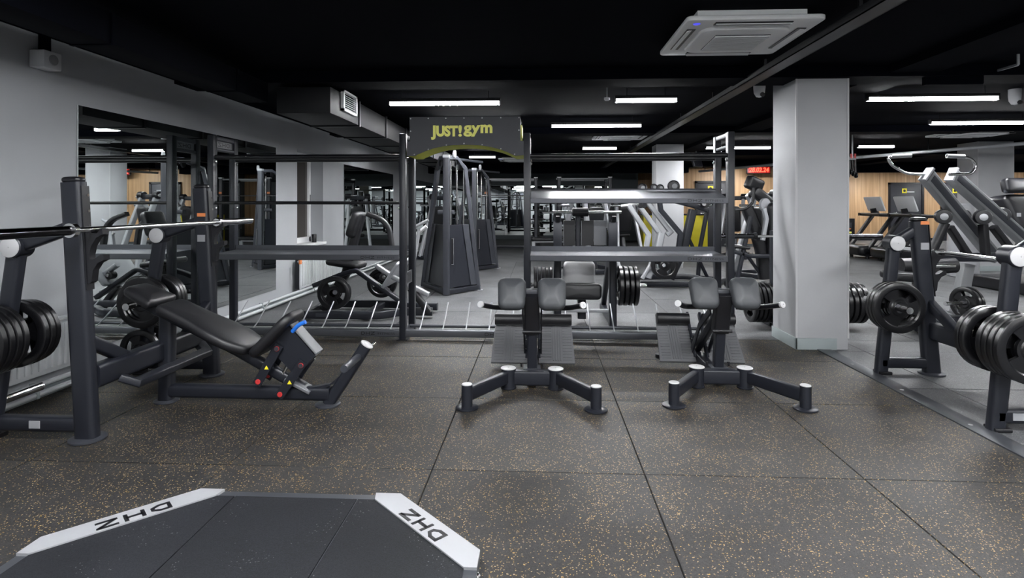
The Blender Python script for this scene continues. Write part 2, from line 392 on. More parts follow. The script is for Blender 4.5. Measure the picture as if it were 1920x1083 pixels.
def ac(cx, cy, s, label):
    t = thing('air_conditioner', label, 'air conditioner', (cx, cy, 2.40), 'ceiling cassette air conditioners'); z = 2.40; h = s/2
    box('casing', (cx-h*.8, cy-h*.8, z+.01), (cx+h*.8, cy+h*.8, ZC), 'ac_white', t)
    pad('panel', rr(s, s, .04), .03, (cx, cy, z), (1, 0, 0), (0, -1, 0), 'ac_white', t, rad=.008, puff=0)
    pad('grille_frame', rr(s*.68, s*.68, .1), .03, (cx, cy, z-.02), (1, 0, 0), (0, -1, 0), 'ac_white', t, rad=.012, puff=.004)
    gs = s*.42
    box('grille_back', (cx-gs/2, cy-gs/2, z-.042), (cx+gs/2, cy+gs/2, z-.036), 'steel_mid', t)
    for k in range(15):
        y = cy-gs/2+gs*(k+.5)/15; box('grille_slat', (cx-gs/2, y-.004, z-.049), (cx+gs/2, y+.004, z-.041), 'ac_white', t)
    for a in range(4):
        d = V((math.cos(a*PI/2), math.sin(a*PI/2), 0)); e = V((-d.y, d.x, 0)); c = V((cx, cy, z-.014))+d*s*.415
        beam('air_slot', [c-e*s*.28, c+e*s*.28], .055, .012, 'steel_black', t, r=.003)
        beam('louvre_flap', [c-e*s*.27+d*.008-V((0, 0, .008)), c+e*s*.27+d*.008-V((0, 0, .008))], .04, .006, 'ac_white', t, up=d*.35+V((0, 0, 1)), r=.002)
    lathe('logo_badge', (cx-h*.82, cy-h*.82, z-.014), (0, 0, -1), [(.022, 0), (.022, .003)], 'led_blue', t, 16)
    return t
ac(1.31, 3.92, .83, 'white ceiling cassette air conditioner hung in front of the nearest grey pillar')
ac(1.33, 9.55, .86, 'white ceiling cassette air conditioner above the plate-loaded machines behind the rack')
ac(6.9, 9.4, .95, 'white ceiling cassette air conditioner above the tall lever pulldown machine')
ac(-.6, 14.5, .86, 'white ceiling cassette air conditioner above the cable towers')

def lamp(x0, x1, y, label, z=2.34, m='tube_light'):
    t = thing('ceiling_light', label, 'light', ((x0+x1)/2, y, z), 'linear tube lights under the ceiling')
    box('housing', (x0, y-.03, z+.02), (x1, y+.03, z+.05), 'plastic', t)
    box('diffuser', (x0+.005, y-.024, z-.012), (x1-.005, y+.024, z+.02), 'tube_side', t)
    box('led_strip', (x0+.008, y-.022, z-.0145), (x1-.008, y+.022, z-.012), m, t)
    for x_ in (x0+.12, x1-.12): tube('hanger', [(x_, y, z+.05), (x_, y, ZC)], .004, 'tray', t, 6)
    for x_ in (x0, x1): box('end_cap', (x_-.006, y-.03, z-.014), (x_+.006, y+.03, z+.05), 'plastic', t)
L_ = 'linear tube light '
lamp(-1.60, -.42, 6.02, L_+'hung right above the lettered sign board')
lamp(.78, 1.41, 5.95, 'short '+L_+'hung above the shelves of the rack beside the sign')
lamp(.16, 1.38, 7.85, L_+'above the second ceiling cassette')
lamp(-1.38, -.26, 7.9, L_+'above the first cable tower, behind the sign')
lamp(.82, 1.47, 11.0, 'short '+L_+'far behind the rack shelves')
lamp(3.34, 4.62, 6.0, L_+'over the bench press station beside the pillar')
lamp(5.15, 6.44, 7.8, L_+'directly in front of the cassette over the lever machine')
lamp(5.90, 6.55, 10.9, 'short '+L_+'between pillar and treadmills')
lamp(3.15, 4.35, 11.0, L_+'in front of the red clock')
lamp(9.6, 10.8, 11.5, L_+'beyond the far grey pillar')
lamp(-1.6, -1.0, 12.9, 'short '+L_+'above the second cable tower')
for x_, y_ in ((-1.3, 1.8), (.9, 1.8), (3.1, 1.8), (5.6, 2.6), (-1.2, -.5), (1.8, -.5), (5.0, -.4), (-1.2, -2.6), (1.8, -2.6), (4.8, -2.6), (8.6, 4.0), (8.2, 7.0), (12., 5.), (12., 10.), (13., 13.), (-2.0, 10.3), (9., 19.2), (11.5, 19.2), (14.5, 19.2), (17., 19.2), (5.9, 16.4)):  # rows behind the camera added as fill; farthest ones added for the wood
    lamp(x_-.6, x_+.6, y_, L_+('added unseen behind the deep beam to brighten the back wall' if y_ > 16 else 'added over the floor, in line with the others of its row'), 2.34 if y_ < 16 else 2.41)

def ceiling_cam(x, y, label):
    t = thing('security_camera', label, 'camera', (x, y, 2.3), 'ceiling cameras')
    lathe('housing', (x, y, 2.40), (0, 0, -1), [(.055, -.07), (.055, .0), (.05, .05), (.03, .085), (.0, .095)], 'offwhite', t, 20)
    lathe('lens', (x+.01, y-.045, 2.33), (0, -1, -.5), [(.022, 0), (.022, .015), (.012, .02)], 'plastic', t, 14)
ceiling_cam(2.13, 5.85-.2, 'white dome camera under the ceiling beside the nearest pillar')
ceiling_cam(4.95, 6.2, 'white ball camera beside the tube light over the bench press station')
o = lathe('smoke_detector', (.69, 5.9, ZC-.10), (0, 0, -1), [(.006, -.10), (.006, 0), (.03, .005), (.03, .025), (.02, .035)], 'offwhite'); tag(o, 'small round smoke detector beside the short tube light', 'detector')
sb = thing('wall_speaker', 'small white box with round dial fixed high on the mirror wall', 'speaker', (XL+.05, 3.6, 2.18))
box('body', (XL+.005, 3.56, 2.165), (XL+.11, 3.70, 2.28), 'offwhite', sb, .008); lathe('dial', (XL+.11, 3.63, 2.225), (1, 0, 0), disc_prof(.035, .008, .002), 'white', sb, 20)
box('conduit', (XL+.015, 3.62, 2.28), (XL+.06, 3.67, 2.40), 'ceiling', sb)

# mirrors
def mirror_x(y0, y1, z0, z1, label):
    t = thing('wall_mirror', label, 'mirror', (XL, (y0+y1)/2, z0))
    box('mirror_sheet', (XL+.002, y0, z0), (XL+.010, y1, z1), 'mirror', t); box('mirror_edge', (XL+.001, y0-.004, z0-.004), (XL+.007, y1+.004, z1+.004), 'silver', t)
mirror_x(3.955, 5.71, .20, 1.985, 'tall frameless wall mirror behind the incline bench press station')
mirror_x(5.718, 7.04, .20, 1.985, 'tall frameless wall mirror behind the end frame of the storage rack')
mirror_x(9.54, 12.8, .20, 1.95, 'tall wall mirror beyond the window, behind the leg press machine')
mirror_x(15.2, 20.3, .20, 1.93, 'tall wall mirror near the far corner beyond the cable towers')
for x0, x1, lb in ((-3.2, -1.3, 'beside the far corner'), (-1.29, .6, 'behind the back squat rack'), (.61, 2.5, 'next to the partition stub')):
    t = thing('wall_mirror', 'wide wall mirror on the back wall '+lb, 'mirror', ((x0+x1)/2, YB, .15))
    box('mirror_sheet', (x0, YB-.012, .15), (x1, YB-.003, 1.95), 'mirror', t); box('mirror_edge', (x0-.004, YB-.008, .146), (x1+.004, YB-.002, 1.954), 'silver', t)

# radiators and pipes along the mirror wall
def radiator(y0, y1, z0, z1, label):
    t = thing('radiator', label, 'radiator', (XL+.08, (y0+y1)/2, z0)); box('panel', (XL+.05, y0, z0), (XL+.105, y1, z1), 'radiator', t, .006)
    n = int((y1-y0)/.05)
    for k in range(n):
        y = y0+(y1-y0)*(k+.5)/n; box('fin', (XL+.1, y-.013, z0+.03), (XL+.116, y+.013, z1-.03), 'radiator', t, .005)
    box('top_grille', (XL+.045, y0, z1-.004), (XL+.12, y1, z1+.006), 'radiator', t); box('shaded_end', (XL+.04, y0-.012, z0), (XL+.12, y0, z1), 'steel', t)  # end coloured dark for the shade beside the radiator
    tube('valve_pipe', [(XL+.13, y0-.06, z0), (XL+.13, y0-.06, z1-.02), (XL+.09, y0-.03, z1-.02)], .014, 'radiator', t, 10, .03); lathe('valve', (XL+.13, y0-.06, z1-.05), (0, 0, 1), [(.02, 0), (.022, .05), (.016, .06)], 'orange', t, 12)
radiator(7.55, 9.9, .13, .52, 'long white ribbed radiator under the window')
radiator(2.4, 3.86, .16, .5, 'white ribbed radiator low on the wall behind the bench press plates')
for z, x_ in ((.045, .10), (.098, .085)):
    o = tube('heating_pipe', [(XL+x_, -1, z), (XL+x_, 15, z)], .017, 'radiator', None, 10)
    tag(o, 'white heating pipe along the foot of the mirror wall, %s of the pair' % ('lower' if z < .07 else 'upper'), 'pipe')
    for k in range(9): box('clip', (XL+.062, .5+k*1.5, z-.022), (XL+x_+.02, .52+k*1.5, z+.022), 'skirt', o)
# ------------------------------------------------------------------ lettering that fits a box
def text_fit(name, s, org, ax, ay, w_, h, m, parent, ext=.002, bold=0., shear=0.):
    o = text(name, s, (0, 0, 0), (1, 0, 0), (0, 1, 0), 1., m, None, 0., bold, shear)
    xs_ = [v.co.x for v in o.data.vertices]; ys_ = [v.co.y for v in o.data.vertices]
    fx, fy, x0, y0 = w_/(max(xs_)-min(xs_)), h/(max(ys_)-min(ys_)), min(xs_), min(ys_)
    ax, ay = V(ax).normalized(), V(ay).normalized(); nz = ax.cross(ay); org = V(org)
    n = len(o.data.vertices)
    top = [org+ax*((v.co.x-x0)*fx)+ay*((v.co.y-y0)*fy)+nz*ext for v in o.data.vertices]
    fs = [tuple(p.vertices) for p in o.data.polygons]
    cnt = {}
    for f in fs:
        for i in range(len(f)):
            e = (f[i], f[(i+1) % len(f)]); cnt[e] = 1
    side = [(a, b, b+n, a+n) for a, b in cnt if (b, a) not in cnt]
    me = o.data; bpy.data.objects.remove(o); bpy.data.meshes.remove(me)
    return mesh_obj(name, top+[p-nz*2*ext for p in top], fs+[tuple(i+n for i in reversed(f)) for f in fs]+side, m, parent, smooth=False)

def dhz(name, org, ax, ay, w_, h, m, parent, ext=.002, st=.2):
    """the maker's blocky initials as bent bars; org = lower left corner"""
    ax, ay = V(ax).normalized(), V(ay).normalized(); nz = ax.cross(ay); org = V(org); lw, gp = w_*.285, w_*.0725; s_ = h*st; geos = []
    P = lambda i, a, b: org+ax*(i*(lw+gp)+s_/2+a*(lw-s_))+ay*(s_/2+b*(h-s_))
    pr = prof_rect(s_, ext*2, ext*.2, 1)
    geos.append(G_sweep([P(0, 0, 0), P(0, .6, 0), P(0, 1, .3), P(0, 1, .7), P(0, .6, 1), P(0, 0, 1)], pr, up=nz, closed=True))
    for a in (0, 1): geos.append(G_sweep([P(1, a, 0)-ay*s_/2, P(1, a, 1)+ay*s_/2], pr, up=nz))
    geos.append(G_sweep([P(1, 0, .5), P(1, 1, .5)], pr, up=nz))
    geos.append(G_sweep([P(2, 0, 1)-ax*s_/2, P(2, 1, 1)+ax*s_/2], pr, up=nz)); geos.append(G_sweep([P(2, 0, 0)-ax*s_/2, P(2, 1, 0)+ax*s_/2], pr, up=nz)); geos.append(G_sweep([P(2, 1, .97), P(2, 0, .03)], pr, up=nz))
    return mesh_obj(name, *merge(*geos), m, parent, smooth=False)

# ------------------------------------------------------------------ weight plates
PM = {}
def plate_meshes(R, t):
    if (R, t) in PM: return PM[(R, t)]
    n = 36; rings = [(.026, .5*t), (.30*R, .5*t), (.34*R, .30*t), (.43*R, .28*t), (.72*R, .28*t), (.77*R, .5*t), (.95*R, .5*t), (R, .34*t)]
    k = len(rings); v, f = [], []
    for sgn in (-1, 1):
        for r, h in rings:
            for i in range(n): a = 2*PI*i/n+.3; v.append((r*math.cos(a), sgn*h, r*math.sin(a)))
    win = lambda i: (i % 12) < 7
    I = lambda s_, j, i: s_*k*n+j*n+i % n
    for j in range(k-1):
        for i in range(n):
            if j == 3 and win(i): continue
            f.append((I(0, j, i), I(0, j, i+1), I(0, j+1, i+1), I(0, j+1, i))); f.append((I(1, j, i), I(1, j+1, i), I(1, j+1, i+1), I(1, j, i+1)))
    for i in range(n):
        f.append((I(0, k-1, i), I(0, k-1, i+1), I(1, k-1, i+1), I(1, k-1, i))); f.append((I(0, 0, i), I(1, 0, i), I(1, 0, i+1), I(0, 0, i+1)))
        if win(i):
            f.append((I(0, 3, i), I(0, 3, i+1), I(1, 3, i+1), I(1, 3, i))); f.append((I(0, 4, i), I(1, 4, i), I(1, 4, i+1), I(0, 4, i+1)))
            if not win((i-1) % n): f.append((I(0, 3, i), I(0, 4, i), I(1, 4, i), I(1, 3, i)))
            if not win((i+1) % n): f.append((I(0, 3, i+1), I(0, 4, i+1), I(1, 4, i+1), I(1, 3, i+1)))
    def mk(nm, v_, f_, m):
        me = bpy.data.meshes.new(nm); me.from_pydata(v_, [], f_)
        bm = bmesh.new(); bm.from_mesh(me); bmesh.ops.recalc_face_normals(bm, faces=bm.faces); bm.to_mesh(me); bm.free()
        me.polygons.foreach_set('use_smooth', [True]*len(me.polygons)); me.set_sharp_from_angle(angle=.7); me.materials.append(MATS[m]); return me
    body = mk('plate_body', v, f, 'rubber')
    hv, hf = G_lathe((0, -t*.5-.002, 0), (0, 1, 0), [(.027, 0), (.038, 0), (.040, .002), (.040, t+.002), (.038, t+.004), (.027, t+.004)], 24)
    hub = mk('hub_ring', hv, hf, 'dark_chrome')
    PM[(R, t)] = (body, hub); return PM[(R, t)]
def plate(p, R, t, label, group, rotz=0., tilt=0.):
    b, h = plate_meshes(R, t)
    o = bpy.data.objects.new('weight_plate', None); COL.objects.link(o); o.location = p; o.rotation_euler = (0, random.uniform(0, 2), rotz) if not rotz else (0, 0, rotz)
    o.empty_display_size = .05; tag(o, label, 'weight plate', group)
    for nm, me in (('plate_body', b), ('hub_ring', h)):
        c = bpy.data.objects.new(nm, me); COL.objects.link(c); c.parent = o
        c.rotation_euler = (0, random.uniform(0, 2), 0)
ORD = ['innermost', 'second innermost', 'third innermost', 'fourth innermost', 'fifth innermost', 'sixth innermost']
def stack(p0, d, n, R, t, where, rotz=0., gap=.006, Rs=None):
    """n plates on a peg starting at p0, going along the unit direction d"""
    p0, d = V(p0), V(d)
    for k in range(n):
        r = Rs[k] if Rs else R
        plate(p0+d*((t+gap)*(k+.5)+.004), r, t, 'black rubber plate, %s %s' % (ORD[k], where), 'weight plates', rotz)

def foot_disc(parent, x, y, r=.088, m='steel_mid'):
    return lathe('foot_plate', (x, y, 0), (0, 0, 1), [(r-.004, 0), (r, .003), (r, .012), (r-.006, .016)], m, parent, 28)

# ------------------------------------------------------------------ bench press stations
def barbell(x, y0, y1, z, ci0, ci1, label, loc_axis='y'):
    t = thing('barbell', label, 'barbell', (x, (y0+y1)/2, z))
    tube('shaft', [(x, ci0, z), (x, ci1, z)], .0145, 'chrome', t, 16)
    for a, b, c in ((y0, ci0, -1), (y1, ci1, 1)):
        s = tube('sleeve', [(x, b, z), (x, a, z)], .025, 'chrome' if c > 0 else 'dark_chrome', t, 20)
        lathe('collar', (x, b, z), (0, -c, 0), [(.026, -.02), (.037, -.018), (.037, .012), (.028, .02)], 'chrome', t, 24)
        lathe('end_cap', (x, a, z), (0, c, 0), [(.022, 0), (.022, .003)], 'lime', t, 18)
    return t
def station(name, label, x, yn, yf, top, lean, rb, rt, capz, hookz):
    yc = (yn+yf)/2; t = thing(name, label, 'bench press', (x, yc, 0))
    for side, y in ((-1, yn), (1, yf)):
        up = beam('upright', [(x, y, .012), (x+lean, y, top-.02)], .075, .115, 'steel', t, up=(1, 0, 0), r=.025)
        pad('top_cap', rr(.11, .07, .03), .03, (x+lean, y, top-.008), (1, 0, 0), (0, 1, 0), 'plastic', up, rad=.012, puff=.004)
        xf = lambda z: x+lean*z/top+.058
        strip = mesh_obj('hook_rail', *G_extr([(xf(hookz-.32), hookz-.32), (xf(hookz-.32)+.006, hookz-.32), (xf(top-.04)+.006, top-.04), (xf(top-.04), top-.04)], lambda a, b, q: (a, q, b), y-.026, y+.026), 'plastic', up)
        for k in range(5):
            zz = top-.09-k*.085; lathe('bolt', (xf(zz)+.006, y+.012, zz), (1, 0, 0), [(.008, 0), (.008, .004)], 'chrome', up, 10)
        h = [(0, .02), (.028, .02), (.045, -.012), (.075, -.016), (.092, .012), (.105, .008), (.106, -.02), (.07, -.04), (.042, -.085), (.032, -.13), (.034, -.155), (.06, -.152), (.095, -.128), (.112, -.132), (.112, -.158), (.078, -.175), (.052, -.215), (.045, -.275), (.03, -.285), (0, -.285)]
        mesh_obj('bar_hook', *G_extr([(xf(hookz)+a, hookz+b) for a, b in h], lambda a, b, q: (a, q, b), y-.022, y+.022), 'plastic', t)
        foot_disc(t, x, y)
        rp = beam('rear_post', [(rb, y, .0), (rt, y, capz)], .065, .085, 'steel', t, up=(1, 0, 0), r=.02)
        lathe('joint', (rt, y+.05, capz), (0, -1, 0), disc_prof(.06, .1, .006), 'steel', t, 28)
        lathe('joint_cap', (rt, y-.049, capz), (0, -1, 0), [(.054, 0), (.054, .004), (.050, .006), (.004, .006), (.004, .002)], 'cap', t, 32)
        beam('top_arm', [(rt, y, capz), (x+lean*.8-.03, y, capz+.105)], .055, .075, 'steel', t, r=.02)
        beam('base_rail', [(rb, y, .085), (x, y, .085)], .065, .08, 'steel', t, r=.018)
        beam('rear_foot', [(rb-.03, y, .012), (rb+.06, y, .012)], .09, .022, 'steel_black', t, r=.008)
        if side < 0: box('sticker', (x-.3, y-.036, .068), (x-.24, y-.0325, .108), 'white', t)
        else:
            lx = x+lean*.72
            box('warning_label', (lx-.032, y-.041, capz+.14), (lx+.03, y-.0375, capz+.165), 'orange', t); box('data_label', (lx-.03, y-.041, capz-.045), (lx+.028, y-.0375, capz+.005), 'white', t)
    beam('cross_beam', [(x, yn+.03, .33), (x, yf-.03, .33)], .09, .125, 'steel', t, r=.02)
    for s, y in ((1, yn), (-1, yf)):
        beam('brace', [(x-.02, y, .54), (x-.01, y+s*.36, .33)], .06, .07, 'steel', t, r=.015)
    beam('step', [(x+.03, yn+.20, .28), (x+.10, yn+.24, .235), (x+.10, yf-.24, .235), (x+.03, yf-.20, .28)], .07, .045, 'steel', t, r=.01)
    return t
def pegs(t, x, y, z, ln, side):
    tube('plate_peg', [(x, y, z), (x, y+side*ln, z)], .0245, 'chrome', t, 16)

# incline station by the mirror wall
X1, YN1, YF1 = -2.44, 2.97, 4.14
st = station('incline_bench_station', 'dark steel incline bench press station with barbell hooks, beside the mirror wall', X1, YN1, YF1, 1.41, -.08, -2.99, -2.835, 1.04, 1.13)
PXu, PXl = -2.905, -2.95
for y, z, x_, wh, arr in ((YN1, .55, PXu, 'rack-remote', ((-1, 4), (1, 3))),
                          (YF1, .55, PXu, 'rack-side', ((-1, 2), (1, 4))),
                          (YN1, .195, PXl, 'rack-remote', ()),
                          (YF1, .195, PXl, 'rack-side', ((-1, 1), (1, 2)))):
    for sd in (-1, 1): pegs(st, x_, y, z, .27, sd)
    for sd, n in arr:
        R = .185 if z > .4 else .15
        stack((x_, y+sd*.036, z), (0, sd, 0), n, R, .036, 'on %s %s peg, %s rear post, incline station' % ('inward' if (sd > 0) == (y == YN1) else 'outward', 'upper' if z > .4 else 'lower', wh), Rs=[R, R, R*.97, R*.8][:n] if sd > 0 else None)
barbell(-2.385, 2.25, 4.60, 1.137, 2.80, 4.12, 'chrome barbell resting on the hooks of the incline bench station')
# its bench
A, B_ = V((-2.63, 3.56, .715)), V((-1.80, 3.56, .325)); ax = (B_-A).normalized(); ay = V((0, 1, 0)); nz = ax.cross(ay)
if nz.z < 0: nz = -nz
def pads_on(name, o2, org, th, m, par, puff=.008): return pad(name, o2, th, org, ax, ay, m, par, puff=puff) 
def smooth_outline(half):   # half: (along, half width) pairs along the pad; returns a closed ccw outline, rounded
    pts = [V((a, -b, 0)) for a, b in half]+[V((a, b, 0)) for a, b in reversed(half)]
    n = len(pts); out = []
    for i in range(n):
        a, b, c = pts[i-1], pts[i], pts[(i+1) % n]; p0, p1 = b+(a-b)*.35, b+(c-b)*.35
        for k in range(4):
            q = k/3; w0 = p0*(1-q)**2+b*2*q*(1-q)+p1*q*q; out.append((w0.x, w0.y))
    return out
hp = pads_on('head_pad', smooth_outline([(0, .095), (.06, .12), (.20, .14), (.225, .13)]), A+nz*.02, .062, 'vinyl', st)
mp = pads_on('back_pad', smooth_outline([(.25, .125), (.30, .138), (.48, .145), (.64, .175), (.78, .175), (.87, .13), (.895, .10)]), A+nz*.02, .066, 'vinyl', st)
LX, LY = -2.405, 3.57
beam('bench_post', [(LX, LY, .01), (LX+.01, LY, .60)], .075, .09, 'steel', st, up=(1, 0, 0), r=.022)
foot_disc(st, LX, LY, .075)
beam('bench_rail', [A+ax*.12-nz*.035, A+ax*.80-nz*.04, V((-1.50, LY, .10))], .06, .07, 'steel', st, r=.018)
beam('bench_base', [(LX, LY, .075), (-1.32, 3.55, .075)], .07, .085, 'steel', st, r=.022)
beam('foot_post', [(-1.335, 3.55, .01), (-1.09, 3.55, .385)], .062, .075, 'steel', st, up=(1, 0, 0), r=.02)
mesh_obj('gusset', *G_extr([(-1.55, .11), (-1.36, .11), (-1.24, .17), (-1.20, .24), (-1.32, .14), (-1.42, .12)], lambda a, b, q: (a, q, b), 3.53, 3.57), 'steel', st)
foot_disc(st, -1.34, 3.55, .078)
lathe('post_cap', (-1.09, 3.55, .385), (.55, 0, .84), [(.042, 0), (.042, .006), (.036, .01)], 'cap', st, 24)
tube('foot_bar', [(-1.135, 3.26, .315), (-1.135, 3.52, .315)], .022, 'steel_mid', st, 16); tube('foot_bar', [(-1.135, 3.58, .315), (-1.135, 3.88, .315)], .012, 'chrome', st, 14)
# seat on a parallelogram
sa, sb_ = V((-1.775, 3.55, .315)), V((-1.52, 3.55, .575)); sx_ = (sb_-sa).normalized(); L0 = (sb_-sa).length
sn = sx_.cross(ay)
pad('seat', smooth_outline([(0, .10), (.03, .145), (.16, .15), (L0-.06, .14), (L0, .09)]), .062, sa-V((.012, 0, -.012)), sx_, ay, 'vinyl', st, puff=.008)
dn = V((.72, 0, -.69))     # direction below the seat, towards the foot
mesh_obj('seat_carriage', *G_extr([(-1.70, .375), (-1.57, .51), (-1.40, .325), (-1.53, .20)], lambda a, b, q: (a, q, b), 3.50, 3.60), 'steel', st)
beam('carriage_edge', [(-1.565, 3.55, .525), (-1.395, 3.55, .338)], .11, .012, 'grey_arm', st, up=(.7, 0, .7), r=.003)
for (a, b) in (((-1.635, .372), (-1.755, .165)), ((-1.482, .27), (-1.615, .088))):
    for y in (3.485, 3.615):
        lk = mesh_obj('link', *G_sweep([(a[0]+.012, y, a[1]+.02), (b[0]-.012, y, b[1]-.02)], prof_rect(.012, .058, .005), up=(1, 0, .6)), 'steel', st)
        for q in (a, b): lathe('pivot_bolt', (q[0], y-.007, q[1]), (0, -1, 0), [(.016, 0), (.016, .005), (.008, .006), (.008, .003)], 'red', lk, 14)
        if y < 3.5:
            cx_, cz_ = (a[0]+b[0])/2-.006, (a[1]+b[1])/2-.015
            mesh_obj('warning_sticker', *G_extr([(cx_-.014, cz_-.011), (cx_+.014, cz_-.011), (cx_, cz_+.013)], lambda p_, q_, r_: (p_, r_, q_), y-.0085, y-.0065), 'yellow', lk)
    tube('link_axle', [(a[0], 3.47, a[1]), (a[0], 3.64, a[1])], .014, 'steel_mid', st, 10)
beam('rail_bracket', [(-1.60, 3.55, .17), (-1.44, 3.55, .09)], .10, .02, 'grey_arm', st, up=(.5, 0, .8), r=.004)
tube('gas_spring', [(-1.63, 3.55, .19), (-1.55, 3.55, .34)], .012, 'chrome', st, 10)
tube('adjust_lever', [(-1.545, 3.5, .475), (-1.50, 3.485, .52), (-1.455, 3.48, .54)], .013, 'blue', st, 12, .02)

# flat station beside the pillar
X2, YN2, YF2 = 2.93, 3.34, 4.42
s2 = station('flat_bench_station', 'dark steel bench press station standing beside the grey pillar', X2, YN2, YF2, 1.165, -.10, 2.56, 2.655, .98, .905)
for y, z, x_, wh, arr in ((YN2, .50, 2.60, 'pillar-remote post', ((-1, 4), (1, 4))), (YF2, .52, 2.605, 'pillar-side post', ((-1, 3),))):
    for sd in (-1, 1): pegs(s2, x_, y, z, .27, sd)
    for sd, n in arr:
        stack((x_, y+sd*.036, z), (0, sd, 0), n, .185, .036, 'on %s peg, %s, pillar bench station' % ('outward' if (sd < 0) == (y == YN2) else 'inward', wh), Rs=[.185, .185, .13, .11] if sd > 0 else None)
barbell(X2+.06, 2.33, 4.86, .912, 2.87, 4.62, 'chrome barbell on the hooks of the bench station beside the pillar')
pad('bench_pad', rr(1.1, .28, .06), .07, (3.75, 3.88, .44), (1, 0, 0), (0, 1, 0), 'vinyl', s2)
beam('bench_spine', [(X2, 3.88, .34), (4.25, 3.88, .34)], .07, .08, 'steel', s2); beam('bench_leg', [(4.2, 3.88, .34), (4.28, 3.88, .0)], .07, .08, 'steel', s2); beam('spine_base', [(X2+.1, 3.88, .2), (3.5, 3.88, .08), (4.25, 3.88, .08)], .07, .07, 'steel', s2); beam('bench_foot', [(4.28, 3.6, .02), (4.28, 4.16, .02)], .08, .04, 'steel', s2)

